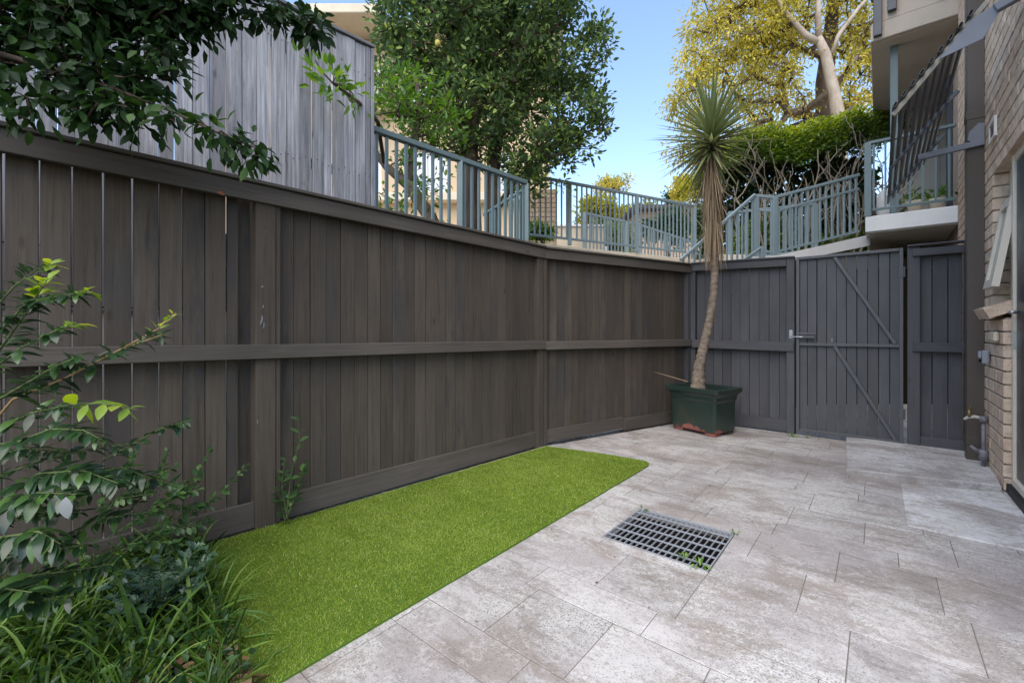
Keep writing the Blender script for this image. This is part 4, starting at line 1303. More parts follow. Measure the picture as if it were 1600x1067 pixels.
def yucca():
    path = [P(1090, 601, 4.93), P(1092, 575, 4.92), P(1099, 543, 4.90), P(1109, 500, 4.88), P(1115, 460, 4.87), P(1117, 425, 4.86), P(1116, 380, 4.86), P(1113, 320, 4.86), P(1111, 260, 4.86), P(1111, 206, 4.86)]
    base = Vector((path[0].x, path[0].y, 0.425))
    y = thing('yucca', 'tall yucca with spiky green crown and hanging straw skirt in the green pot', 'yucca', base)
    path[0] = base.copy()
    # subdivide and ring the stem
    pts, rad = [], []
    r0 = [0.085, 0.06, 0.049, 0.044, 0.041, 0.039, 0.038, 0.038, 0.038, 0.03]
    for i in range(len(path)-1):
        for j in range(12):
            f = j/12
            pts.append(path[i].lerp(path[i+1], f) - base)
            rad.append((r0[i]*(1-f) + r0[i+1]*f) * (1.05 if (len(pts) % 3) else 0.93))
    MB().tube(pts, rad, 14, jit=0.035).build('trunk', M['yucca_bark'], y, True)
    top = path[-1] - base
    # sword leaves: channelled, tapering, a little arched
    def sword(name, mat, bend, w=0.062, seg=5, fold=0.35):
        v, f = [], []
        for i in range(seg+1):
            x = i/seg
            hw = w/2 * (0.75 + 0.9*x if x < 0.3 else (1.02 - (x-0.3)/0.7*1.0)) + 0.0006
            z = -bend*x*x
            v += [(x, hw, z + hw*fold), (x, 0, z), (x, -hw, z + hw*fold)]
        for i in range(seg):
            a, b = 3*i, 3*i+3
            f += [(a, a+1, b+1, b), (a+1, a+2, b+2, b+1)]
        return MB().add(v, f).mesh(name, mat)
    gm = [sword('leaf', M['yucca'], b) for b in (0.0, 0.015, 0.04, 0.08)]
    ry = random.Random(21)
    n = 190
    for i in range(n):
        t = (i + 0.5)/n
        el = math.asin(max(-0.78, min(0.995, 0.97 - 1.66*t))) + math.radians(ry.uniform(-7, 7))
        az = i*2.39996 + ry.uniform(-0.15, 0.15)
        d = (Vector((math.cos(az)*math.cos(el), math.sin(az)*math.cos(el), math.sin(el))) + Vector((ry.uniform(-0.09, 0.09), ry.uniform(-0.09, 0.09), ry.uniform(-0.09, 0.06)))).normalized()
        p = top + Vector((0, 0, 0.06 - 0.30*t)) + Vector((d.x, d.y, 0))*0.03
        L = ry.uniform(0.5, 0.68) * (1.0 if t < 0.8 else 0.92)
        up = Vector((0, 0, 1)) if abs(d.z) < 0.95 else Vector((1, 0, 0))
        put('leaf', ry.choice(gm if t > 0.3 else gm[:2]), y, orient(p, d, up, L))
    dm = [sword('dead_leaf', M['yucca_dead'], b, 0.04, 6, 0.6) for b in (-0.06, 0.02, 0.08)]
    for i in range(215):
        t = ry.random()
        az = ry.uniform(0, 2*math.pi)
        zc = -0.30 - 0.95*t**1.25
        idx = min(len(pts)-1, int(np.argmin([abs(q.z - (top.z + zc)) for q in pts])))
        c = pts[idx]
        out = Vector((math.cos(az), math.sin(az), 0))
        fl = ry.uniform(0.0, 0.24) if t < 0.5 else ry.uniform(-0.02, 0.13)
        if ry.random() < 0.07: fl += 0.3
        d = (out*fl + Vector((0, 0, -1))).normalized()
        p = Vector((c.x, c.y, top.z + zc)) + out*(0.042 + 0.04*ry.random())
        L = ry.uniform(0.34, 0.6)
        # keep the skirt ending above the bare stem
        if p.z + d.z*L < top.z - 1.48: L = max(0.12, (p.z - (top.z - 1.48 - ry.uniform(0, 0.12))))
        put('dead_leaf', ry.choice(dm), y, orient(p, d, out, L, L*ry.uniform(0.5, 0.95)))
    for i in range(16):
        az, el = ry.uniform(0, 6.283), math.radians(ry.uniform(-55, 10))
        d = Vector((math.cos(az)*math.cos(el), math.sin(az)*math.cos(el), math.sin(el)))
        put('dead_leaf', dm[2], y, orient(top + Vector((0, 0, ry.uniform(-0.28, -0.12))) + Vector((d.x, d.y, 0))*0.03, d, Vector((0, 0, 1)), ry.uniform(0.4, 0.58), ry.uniform(0.25, 0.4)))
    # a few stray dead leaves splayed out and one fallen across the pot
    for az, el, L, zz in ((0.15, -8, 0.52, -0.38), (-0.5, -40, 0.5, -0.5), (3.3, -35, 0.45, -0.45), (3.5, -55, 0.5, -0.55), (2.9, -48, 0.5, -0.6)):
        el = math.radians(el)
        d = Vector((math.cos(az)*math.cos(el), math.sin(az)*math.cos(el)*0.5, math.sin(el)))
        put('dead_leaf', dm[1], y, orient(top + Vector((0, 0, zz)), d, Vector((0, 0, 1)), L, L*0.5))
yucca()
q0, q1_ = P(1066, 596, 4.75), P(1022, 581, 4.9)
dl = MB().tube([q0 + Vector((0.05, -0.02, 0.0)), q0.lerp(q1_, 0.5) + Vector((0, 0, 0.008)), q1_], [0.007, 0.006, 0.002], 6).build('fallen_yucca_leaf', M['yucca_dead'])
tag(dl, 'dry pale yucca leaf lying across the left rim of the green pot', 'fallen leaf')

# ------------------------------------------------------------------ trees
def tree(name, label, cat, loc, roots, lobes, tips, per, ln, wd, leafmat_, barkmat, spread, rtip=0.006, up=0.25, group=None, step=0.35, shell=0.45, jit=0.06, power=0.5, droop=0.15, trunk_rad=None, rmin=0.0, hang=0.0, limbmat=None):
    loc = np.array(loc, float)
    t = thing(name, label, cat, tuple(loc), 0, group)
    roots = [[q if isinstance(q, int) else np.array(q) - loc for q in r] for r in roots]
    tg = lobes_to_points(lobes, tips, shell) - loc
    nodes, par, rad, ends, nroot = skeleton(roots, tg, step, jit, rtip, power)
    tr = MB()
    ofs = 0
    for i, r in enumerate(roots):
        pp = [q for q in r if not isinstance(q, int)]
        rr_ = trunk_rad[i] if trunk_rad else [max(rad[ofs+j], rtip) for j in range(len(pp))]
        if not hasattr(rr_, '__len__'):
            rr_ = list(np.linspace(rr_, rr_*0.4, len(pp)))
        tr.tube(pp, rr_, 10, jit=0.05)
        ofs += len(pp)
    tr.build('trunk', barkmat, t, True)
    br_ = branches(MB(), nodes, par, rad, 5, nroot, rmin)
    if br_.v:
        br_.build('branches', limbmat or barkmat, t, kind='stuff')
    pos, ax = twig_leaves(ends, nodes, par, per, spread, up)
    if hang:
        ax = unit(ax*(1-hang) + np.array([0, 0, -hang]))
    n = len(pos)
    nrm = unit(RNG.normal(size=(n, 3))*0.55 + np.array([0, 0, 0.9]))
    L = ln*RNG.uniform(0.7, 1.2, n)
    # leaf age: young at twig ends, varies twig by twig
    tw = np.repeat(RNG.random(len(ends)), per)
    tint = np.clip(0.55*RNG.random(n) + 0.45*tw, 0, 1)
    put('crown', leaf_cloud('crown', pos, ax, nrm, L, L*wd, leafmat_, tint, droop=droop), t, kind='stuff')
    return t

Yc = 6.3
lob = px_lobes([(700, 70, 105, Yc), (800, 40, 115, Yc), (885, 85, 78, Yc), (895, 175, 66, Yc), (830, 215, 75, Yc), (745, 170, 85, Yc), (662, 120, 62, Yc), (690, -50, 110, Yc), (820, -70, 120, Yc), (625, 30, 55, Yc), (615, 85, 42, Yc), (660, 190, 48, Yc), (610, 140, 30, Yc), (925, 135, 40, Yc), (935, 60, 26, Yc), (865, 255, 48, Yc), (820, 285, 40, Yc), (905, 235, 34, Yc), (770, 100, 95, Yc + 0.5), (705, 215, 45, Yc)])
tree('citrus_tree', 'dense dark green citrus tree with several stems behind the teal railing', 'tree', tuple(Vector((P(745, 440, Yc).x, Yc, 1.84))),
     [[P(742, 441, Yc), P(738, 330, Yc), P(735, 260, Yc), P(742, 180, Yc), P(735, 80, Yc)], [P(765, 441, Yc+0.1), P(772, 330, Yc+0.1), P(771, 250, Yc+0.1), P(790, 150, Yc), P(815, 40, Yc)], [P(768, 340, Yc), P(800, 290, Yc-0.1), P(845, 230, Yc-0.1)]],
     lob, 1500, 24, 0.086, 0.48, M['leaf_citrus'], M['bark_dark'], 0.15, 0.0045, shell=0.35, trunk_rad=[[0.13, 0.12, 0.1, 0.07, 0.04], [0.12, 0.11, 0.1, 0.07, 0.04], [0.05, 0.04, 0.02]])
Yl = 5.2
tree('lemon_tree', 'straggly young lemon tree leaning left with a curved brown stem behind the teal railing', 'tree', tuple(Vector((P(700, 400, Yl).x, Yl, 1.84))),
     [[P(705, 425, Yl), P(672, 340, Yl), P(640, 290, Yl), P(605, 262, Yl), P(578, 228, Yl), P(560, 185, Yl)], [P(640, 290, Yl), P(648, 215, Yl), P(655, 165, Yl), P(650, 120, Yl)], [P(600, 255, Yl), P(590, 190, 4.4), P(560, 160, 3.5), P(520, 130, 3.15)]],
     px_lobes([(610, 140, 55, 4.8, 0.3), (650, 160, 60, Yl, 0.3), (560, 150, 38, 3.3, 0.1), (530, 125, 26, 3.15, 0.1), (690, 200, 45, Yl, 0.3), (640, 240, 40, Yl, 0.3), (545, 205, 24, 3.2, 0.1), (680, 300, 40, Yl, 0.2), (620, 320, 36, Yl, 0.2), (495, 108, 16, 3.1, 0.1)]),
     150, 10, 0.085, 0.42, M['leaf_young'], M['bark_brown'], 0.13, 0.0035, shell=0.2, trunk_rad=[[0.09, 0.08, 0.07, 0.045, 0.03, 0.02], [0.05, 0.045, 0.03, 0.02], [0.025, 0.02, 0.015, 0.01]])
lemon = MB().tube([(0, 0, -0.045), (0, 0, -0.03), (0, 0, 0), (0, 0, 0.03), (0, 0, 0.045)], [0.008, 0.03, 0.038, 0.028, 0.006], 12).build('lemon', paint('lemon_skin', (0.5, 0.42, 0.08), 0.5), None, True)
lemon.location = P(684, 68, 5.55)
tag(lemon, 'pale yellow lemon hanging in the dense green tree', 'fruit')

Ye = 19.0
elob = px_lobes([(1110, 55, 52, 19.6), (1180, 30, 60, 20.2), (1150, 105, 52, 19.6), (1085, 145, 46, 19), (1090, 215, 40, 19), (1130, 255, 36, 19), (1215, 85, 56, 20.6), (1250, -50, 80, 20), (1330, 20, 52, 20.8), (1345, 120, 48, 20.8), (1345, 175, 34, 20.5), (1235, 160, 38, 20.8), (1180, 180, 40, 20.2), (1072, 105, 30, 19), (1130, -10, 60, 19.5), (1062, 170, 28, 19), (1390, 60, 60, 20.5), (1056, 245, 18, 19), (1100, 290, 26, 19), (1200, 20, 40, 18.6), (1330, 90, 26, 18.6), (1225, 120, 24, 18.6)])
tree('eucalyptus_tree', 'tall sunlit eucalyptus with a forked smooth pale trunk beyond the hedge', 'tree', tuple(Vector((P(1318, 400, Ye).x, Ye, 2.5))),
     [[P(1322, 470, Ye), P(1312, 190, Ye), P(1302, 140, Ye), P(1290, 85, Ye), P(1278, 60, Ye)], [P(1282, 68, Ye), P(1258, 55, Ye), P(1240, 35, Ye), P(1222, 12, Ye), P(1200, -30, Ye)], [P(1279, 62, Ye), P(1278, 20, Ye), P(1280, -60, Ye)], [P(1300, 85, Ye), P(1310, 55, Ye), P(1340, 15, Ye), P(1362, -10, Ye)]],
     elob, 1000, 28, 0.185, 0.36, M['leaf_euc'], M['bark_pale'], 0.44, 0.011, up=-0.3, shell=0.3, step=0.8, jit=0.12, trunk_rad=[[0.33, 0.25, 0.22, 0.19, 0.17], [0.13, 0.125, 0.11, 0.085, 0.06], [0.13, 0.11, 0.07], [0.10, 0.085, 0.07, 0.05]], rmin=0.02, hang=0.3, limbmat=M['bark_brown'])
Yd = 21.0
tree('bark_tree', 'dark rough-barked tree with spreading low limbs behind the pale eucalyptus', 'tree', tuple(Vector((P(1285, 400, Yd).x, Yd, 2.5))),
     [[P(1292, 470, Yd), P(1290, 195, Yd), P(1288, 130, Yd), P(1298, 50, Yd), P(1306, -40, Yd)], [P(1290, 200, Yd), P(1268, 182, Yd), P(1240, 180, Yd)], [P(1262, 192, Yd), P(1215, 208, Yd), P(1190, 200, Yd), P(1150, 150, Yd)], [P(1290, 90, Yd), P(1230, 70, Yd), P(1170, 95, Yd)]],
     px_lobes([(1150, 130, 60, Yd), (1200, 60, 80, Yd), (1290, 20, 80, Yd), (1340, 80, 60, Yd), (1320, 170, 40, Yd), (1110, 200, 50, Yd), (1220, 150, 45, Yd), (1090, 90, 40, Yd), (1390, 100, 60, Yd)]),
     210, 24, 0.2, 0.36, M['leaf_euc'], M['bark_dark'], 0.5, 0.012, up=-0.2, shell=0.25, step=0.9, jit=0.15, trunk_rad=[[0.5, 0.42, 0.36, 0.3, 0.2], [0.25, 0.2, 0.14], [0.2, 0.16, 0.12, 0.07], [0.15, 0.12, 0.08]], rmin=0.02, hang=0.25)

# far trees over the middle railing
def small_tree(name, label, px, py, rpx, Y, mat, n=120, per=20, ln=0.25, bm=None, flat=1.0, group=None, zb=2.5):
    p = P(px, py, Y); r = rpx/F*Y
    base = (p.x, Y, zb)
    lb = []
    for i in range(7):
        a = RNG.uniform(0, 6.28)
        lb.append((p.x + math.cos(a)*r*0.6, Y + math.sin(a)*r*0.5, p.z + RNG.uniform(-0.5, 0.45)*r*flat, r*0.45, r*0.45, r*0.4*flat))
    return tree(name, label, 'tree', base, [[(p.x, Y, zb), (p.x + 0.1*r, Y, (p.z+zb)/2), (p.x, Y, p.z - 0.2*r*flat)]], lb, n, per, ln, 0.45, mat, bm or M['bark_brown'], ln*1.6, 0.02, group=group, step=1.0, trunk_rad=[[r*0.1, r*0.08, r*0.05]], rmin=0.02)
FT = 'trees far beyond the railings'
small_tree('umbrella_pine', 'flat-topped dark pine silhouetted far away above the middle railing', 958, 289, 34, 48, M['leaf_euc'], 60, 16, 0.35, flat=0.42, group=FT)
small_tree('sunlit_tree', 'bright yellow-green bushy tree behind the middle railing', 945, 335, 42, 25, M['leaf_sunny'], 130, 26, 0.26, flat=0.8, group=FT)
small_tree('sunlit_tree', 'smaller yellow-green tree left of the brick bungalow roof', 1000, 338, 30, 27, M['leaf_sunny'], 90, 24, 0.26, flat=0.7, group=FT)
small_tree('sunlit_tree', 'tall yellow-green tree rising just left of the yucca skirt', 1100, 292, 30, 26, M['leaf_sunny'], 110, 24, 0.26, group=FT)
small_tree('grey_tree', 'grey-green wispy tree far behind the bungalow roof left of the yucca', 1078, 292, 24, 40, M['leaf_euc'], 80, 20, 0.4, group=FT)
small_tree('conifer', 'tiny dark conifer tip on the skyline above the bungalow roof', 1047, 310, 9, 45, M['leaf_dark'], 50, 20, 0.3, flat=2.2, group=FT)
small_tree('dark_shrub', 'rounded dark green shrub in front of the brick bungalow', 1040, 358, 38, 14, M['leaf_dark'], 140, 26, 0.13, flat=0.9, group=FT)
small_tree('tall_shrub', 'dark upright shrub squeezed between the bungalow and the yucca skirt', 1101, 345, 24, 15, M['leaf_dark'], 100, 26, 0.14, flat=1.3, group=FT)
small_tree('leafy_shrub', 'low green shrub at the foot of the long middle railing', 845, 362, 24, 8.2, M['leaf_young'], 60, 18, 0.08, flat=0.5, group=FT)
small_tree('leafy_shrub', 'green shrub behind the far small teal railing', 960, 375, 34, 12.5, M['leaf_hedge'], 110, 24, 0.12, flat=0.8, group=FT)

# ------------------------------------------------------------------ hedge with bare legs
def hedge():
    Yh = 9.3
    h = thing('hedge', 'overgrown hedge with bright green top and bare tangled stems behind the ramp railing', 'hedge', (6.2, Yh, 2.1))
    loc = np.array([6.2, Yh, 2.1])
    n = 27000
    x = RNG.uniform(4.1, 8.0, n); y = Yh + RNG.uniform(-0.75, 0.75, n)
    top = 4.92 + 0.55*(x - 4.3)/3.3 + 0.08 + 0.05*np.sin(x*3.1) + 0.04*np.sin(x*7.7) - 0.35*np.clip((4.6 - x)/0.5, 0, 1)
    f = RNG.random(n)
    th = 0.66 + 0.16*np.sin(x*2.3 + 1) + 0.1*np.sin(x*9)
    front = np.abs(y - Yh)/0.75
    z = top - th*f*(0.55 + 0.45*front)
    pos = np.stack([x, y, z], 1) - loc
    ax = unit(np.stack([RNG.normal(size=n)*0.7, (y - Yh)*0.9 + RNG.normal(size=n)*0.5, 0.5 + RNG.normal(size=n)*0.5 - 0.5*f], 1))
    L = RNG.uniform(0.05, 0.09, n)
    ti = np.clip(0.98 - 0.7*f + 0.15*RNG.normal(size=n), 0, 1)  # paler towards the top: sunlight on the hedge put into the tint
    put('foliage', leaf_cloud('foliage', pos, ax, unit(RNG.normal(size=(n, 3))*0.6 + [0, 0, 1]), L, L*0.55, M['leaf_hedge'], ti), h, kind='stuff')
    # inner and back mass of leaves, interior shade put into their dark colour
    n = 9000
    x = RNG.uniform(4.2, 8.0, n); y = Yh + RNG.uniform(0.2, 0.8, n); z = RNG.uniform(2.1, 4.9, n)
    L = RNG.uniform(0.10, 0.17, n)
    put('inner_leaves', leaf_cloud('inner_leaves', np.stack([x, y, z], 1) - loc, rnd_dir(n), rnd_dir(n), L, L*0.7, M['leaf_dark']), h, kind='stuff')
    # leafy creeper low down in front
    n = 3800
    x = RNG.uniform(4.4, 7.9, n); y = Yh - 0.55 + RNG.uniform(-0.25, 0.25, n)
    z = 2.1 + RNG.random(n)**1.0*(1.15 + 0.25*np.sin(x*2.7))
    L = RNG.uniform(0.06, 0.12, n)
    put('creeper', leaf_cloud('creeper', np.stack([x, y, z], 1) - loc, unit(RNG.normal(size=(n, 3)) + [0, -0.5, -0.2]), unit(RNG.normal(size=(n, 3))*0.5 + [0, -1, 0.4]), L, L*0.75, M['leaf_hedge'], np.clip(RNG.normal(size=n)*0.25+0.35, 0, 1)), h, kind='stuff')
    rs = random.Random(9)
    for i in range(24):
        x0 = 4.25 + i*0.16 + rs.uniform(-0.08, 0.08)
        m = MB()
        def shoot(p, d, L, r, dep):
            pts = [p.copy()]
            k = 5
            for j in range(k):
                d = (d + Vector((rs.uniform(-0.35, 0.35), rs.uniform(-0.2, 0.2), rs.uniform(-0.05, 0.25)))).normalized()
                p = p + d*L/k
                pts.append(p.copy())
                if dep and j in (1, 3) and rs.random() < 0.85:
                    sd_ = 1 if rs.random() < 0.5 else -1
                    shoot(p, (d + Vector((sd_*rs.uniform(0.5, 0.95), rs.uniform(-0.3, 0.2), 0.1))).normalized(), L*0.55, r*0.65, dep-1)
            m.tube(pts, [r*(1 - 0.5*t/k) for t in range(k+1)], 6, cap=False)
        shoot(Vector((x0 - 6.2, -0.70 + rs.uniform(-0.10, 0.15), 0.0)), Vector((rs.uniform(-0.25, 0.25), -0.02, 1)).normalized(), rs.uniform(1.65, 2.0), rs.uniform(0.016, 0.026), 3)
        m.build('stem', M['bark_grey'], h)
hedge()

# ------------------------------------------------------------------ tree overhanging from the top left
def overhang():
    loc = Vector((-3.3, 1.75, 0.0))
    t = thing('overhanging_tree', 'tree with dark green leafy sprays hanging over the fence from the top left', 'tree', loc)
    rows = [(40, 20, 66, 1.75), (120, 15, 76, 1.75), (215, 35, 70, 1.85), (285, 12, 52, 1.9), (85, 95, 58, 1.7), (175, 110, 56, 1.75), (245, 115, 42, 1.8), (30, 160, 36, 1.65), (140, 172, 34, 1.7), (205, 178, 26, 1.72), (262, 185, 26, 1.78), (310, 205, 20, 1.8), (355, 220, 20, 1.82), (398, 236, 20, 1.84), (345, 10, 34, 1.95), (395, 20, 28, 2.0), (445, 30, 24, 2.05), (490, 42, 20, 2.1), (60, -60, 90, 1.75), (200, -60, 90, 1.8), (340, -50, 60, 1.9), (-70, 60, 80, 1.7)]
    lb = [(l[0], l[1], l[2], l[3], max(0.08, l[3]*0.7), l[5]) for l in px_lobes(rows)]
    roots = [[loc, loc + Vector((0.05, -0.05, 1.4)), P(-230, 60, 1.75), P(-110, 60, 1.72), P(0, 85, 1.7), P(90, 110, 1.7), P(180, 140, 1.74), P(270, 175, 1.78), P(340, 208, 1.81), P(400, 232, 1.84)],
             [P(-110, 60, 1.72), P(0, 10, 1.75), P(120, -5, 1.8), P(240, -10, 1.86), P(350, -5, 1.95), P(440, 18, 2.05), P(500, 40, 2.1)]]
    r = [[np.array(q - loc) for q in pth] for pth in roots]
    tg = lobes_to_points(lb, 500, 0.2) - np.array(loc)
    nodes, par, rad, ends, nroot = skeleton(r, tg, 0.14, 0.015, 0.0014, 0.5, sag=0.0)
    MB().tube(r[0], [0.13, 0.1, 0.04, 0.02, 0.012, 0.009, 0.007, 0.005, 0.004, 0.002], 8, jit=0.04).tube(r[1], [0.02, 0.012, 0.010, 0.008, 0.006, 0.004, 0.002], 8).build('trunk', M['bark_dark'], t, True)
    branches(MB(), nodes, par, rad, 4, nroot).build('branches', M['bark_dark'], t, kind='stuff')
    pos, ax = twig_leaves(ends, nodes, par, 9, 0.06, up=-0.6)
    n = len(pos)
    nrm = unit(RNG.normal(size=(n, 3))*0.6 + [0.15, -0.35, 0.8])
    # the leaves nearest the lower outline are single objects, the rest one mass
    rank = np.argsort(pos[:, 2] - 0.12*pos[:, 0])
    solo = rank[:290]; rest = rank[290:]
    ms = [one_leaf('leaf', M['leaf_over'], 1, w, d, 0.25) for w, d in ((0.46, 0.18), (0.52, 0.3), (0.42, 0.1))]
    for i in solo:
        s = random.uniform(0.046, 0.072)
        put('leaf', random.choice(ms), t, orient(pos[i], ax[i], nrm[i], s))
    L = RNG.uniform(0.046, 0.072, len(rest))
    put('leaf_mass', leaf_cloud('leaf_mass', pos[rest], ax[rest], nrm[rest], L, L*0.48, M['leaf_over_c'], RNG.random(len(rest))*0.9), t, kind='stuff')
overhang()

# ------------------------------------------------------------------ garden bed at the lower left
def sprig(parent, base, path, n, size, meshes, stem_mat, start=0.15, r=0.004, pairs=True, lift=0.25, tipmesh=None, seed=0, spread=1.0):
    """stem along path (world points) with leaves in pairs or alternating"""
    rs = random.Random(seed)
    pts = [p - base for p in path]
    dense = []
    for i in range(len(pts)-1):
        for j in range(6):
            dense.append(pts[i].lerp(pts[i+1], j/6))
    dense.append(pts[-1])
    MB().tube(dense, [r*(1 - 0.7*i/(len(dense)-1)) for i in range(len(dense))], 6).build('stem', stem_mat, parent, True)
    for i in range(n):
        f = start + (1 - start)*(i + rs.uniform(0.2, 0.8))/n
        k = min(len(dense)-2, int(f*(len(dense)-1)))
        p = dense[k].lerp(dense[k+1], f*(len(dense)-1) - k)
        d = (dense[k+1] - dense[k]).normalized()
        side = d.cross(Vector((0, 0, 1)))
        if side.length < 0.2: side = d.cross(Vector((0, 1, 0)))
        side.normalize()
        upv = side.cross(d).normalized()
        ang0 = rs.uniform(-0.7, 0.7)
        for sgn in ((1, -1) if pairs else ((1,) if i % 2 else (-1,))):
            sv_ = (side*math.cos(ang0) + upv*math.sin(ang0)) * sgn
            ax = (d*rs.uniform(0.35, 0.8) + sv_*spread + Vector((0, 0, lift + rs.uniform(-0.4, 0.3)))).normalized()
            nr = Vector((rs.uniform(-0.4, 0.4), rs.uniform(-0.7, 0.1), 1))
            s = size*rs.uniform(0.65, 1.15)*(1.0 if f < 0.8 else 0.75)
            ms = meshes if not (tipmesh and f > 0.86) else tipmesh
            put('leaf', rs.choice(ms), parent, orient(p + sv_*0.004, ax, nr, s))
GM = [one_leaf('leaf', M['leaf_shrub'], 1, w, d, f_) for w, d, f_ in ((0.36, 0.2, 0.25), (0.4, 0.38, 0.15), (0.33, 0.08, 0.3))]
LM = [one_leaf('leaf', M['leaf_lime'], 1, w, d, 0.25) for w, d in ((0.4, 0.15), (0.44, 0.3))]
VM = [one_leaf('leaf', M['leaf_vine'], 1, w, d, 0.2) for w, d in ((0.48, 0.15), (0.54, 0.3))]
HM_ = [one_leaf('leaf', M['leaf_holly'], 1, w, d, 0.35, True) for w, d in ((0.48, 0.15), (0.52, 0.25))]

b = Vector((-2.25, 1.62, 0.02))
s1 = thing('glossy_shrub', 'tall glossy-leaved shrub at the left edge with a tan branch reaching across the fence rail', 'shrub', b, 0, 'shrubs in the garden bed')
def PP(*rows): return [P(*r_) for r_ in rows]
Ysh = 1.52
sprig(s1, b, [b] + PP((-60, 720, 1.55), (20, 624, 1.52), (100, 592, 1.5), (190, 545, 1.5), (252, 524, 1.5)), 38, 0.07, GM, M['stem_tan'], 0.42, 0.006, True, 0.1, None, 1)
sprig(s1, b, PP((190, 545, 1.5), (245, 515, 1.5), (275, 488, 1.5)), 6, 0.032, LM, M['stem_tan'], 0.35, 0.003, True, 0.5, None, 2)
sprig(s1, b, [b] + PP((-90, 640, 1.5), (-10, 560, 1.5), (40, 490, 1.48), (75, 435, 1.48)), 38, 0.066, GM, M['stem_green'], 0.45, 0.006, True, 0.1, LM, 3)
sprig(s1, b, PP((-20, 540, 1.5), (45, 470, 1.46), (100, 462, 1.45), (140, 455, 1.45)), 26, 0.06, GM, M['stem_green'], 0.15, 0.004, True, 0.0, LM, 4)
sprig(s1, b, PP((-40, 600, 1.46), (30, 545, 1.43), (80, 520, 1.42), (120, 505, 1.42)), 26, 0.062, GM, M['stem_green'], 0.1, 0.004, True, 0.0, LM, 5)
sprig(s1, b, PP((-40, 520, 1.6), (20, 450, 1.58), (60, 420, 1.57), (85, 412, 1.57)), 22, 0.056, GM, M['stem_green'], 0.1, 0.004, True, 0.1, LM, 6)
sprig(s1, b, PP((-30, 680, 1.4), (50, 645, 1.38), (110, 632, 1.36)), 22, 0.064, GM, M['stem_green'], 0.1, 0.005, True, 0.0, None, 7)
sprig(s1, b, PP((110, 632, 1.36), (160, 630, 1.35), (215, 640, 1.34)), 5, 0.075, LM, M['stem_green'], 0.05, 0.004, True, -0.15, None, 8, 0.9)
sprig(s1, b, PP((-30, 640, 1.45), (40, 600, 1.42), (90, 570, 1.42), (130, 555, 1.42)), 24, 0.062, GM, M['stem_green'], 0.1, 0.005, True, 0.0, None, 9)
sprig(s1, b, PP((-40, 700, 1.38), (30, 690, 1.34), (80, 670, 1.33), (130, 672, 1.33), (165, 690, 1.33)), 26, 0.062, GM, M['stem_green'], 0.1, 0.005, True, -0.1, None, 10)

b = Vector((-1.95, 1.42, 0.02))
s2 = thing('broadleaf_shrub', 'low shrub with large drooping dark leaves and one pale upturned leaf at the left edge', 'shrub', b, 0, 'shrubs in the garden bed')
BG = [one_leaf('leaf', M['leaf_shrub'], 1, w, d, 0.15) for w, d in ((0.42, 0.4), (0.46, 0.25), (0.38, 0.5))]
sprig(s2, b, PP((-60, 830, 1.35), (10, 790, 1.30), (60, 770, 1.28), (120, 772, 1.27)), 30, 0.07, BG, M['stem_green'], 0.05, 0.006, True, -0.25, None, 11)
sprig(s2, b, PP((-60, 880, 1.3), (0, 840, 1.26), (60, 830, 1.24), (95, 850, 1.24)), 28, 0.07, BG, M['stem_green'], 0.05, 0.006, True, -0.3, None, 12)
sprig(s2, b, [b] + PP((-20, 800, 1.4), (60, 740, 1.36), (130, 735, 1.34), (185, 755, 1.33)), 34, 0.068, BG, M['stem_green'], 0.3, 0.006, True, -0.15, None, 13)
sprig(s2, b, PP((-50, 930, 1.28), (10, 920, 1.24), (50, 925, 1.22)), 26, 0.07, BG, M['stem_green'], 0.05, 0.006, True, -0.25, None, 14)
sprig(s2, b, PP((20, 800, 1.5), (120, 745, 1.5), (190, 730, 1.5), (230, 745, 1.5)), 28, 0.064, BG, M['stem_green'], 0.1, 0.005, True, -0.1, None, 15)
for i_, v_ in enumerate([((-40, 760, 1.5), (60, 720, 1.5), (150, 700, 1.52), (230, 690, 1.54)), ((60, 800, 1.5), (150, 770, 1.52), (230, 745, 1.56), (280, 760, 1.58)), ((-40, 720, 1.5), (40, 700, 1.48), (110, 705, 1.47)), ((80, 850, 1.45), (160, 810, 1.46), (230, 800, 1.48)), ((-30, 880, 1.4), (60, 860, 1.38), (140, 850, 1.38)), ((160, 720, 1.6), (250, 670, 1.65), (300, 655, 1.68)), ((-40, 960, 1.32), (40, 940, 1.3), (110, 930, 1.3)), ((40, 900, 1.4), (120, 890, 1.4), (180, 880, 1.42)), ((-40, 820, 1.45), (50, 800, 1.43), (130, 800, 1.42))]):
    sprig(s2, b, PP(*v_), 22, 0.056, GM, M['stem_green'], 0.03, 0.004, True, -0.1, None, 130 + i_)
pl_m = one_leaf('leaf', leafmat('pale_leaf_underside', (0.17, 0.18, 0.185), (0.22, 0.23, 0.235), None, 0.35, 0.15, 0.5, per_object=True), 1, 0.62, 0.2, 0.1)
put('leaf', pl_m, s2, orient(P(103, 776, 1.2) - b, Vector((0.12, -0.2, -1)), Vector((0.1, -1, 0.25)), 0.06), label='single pale grey leaf turned underside out')

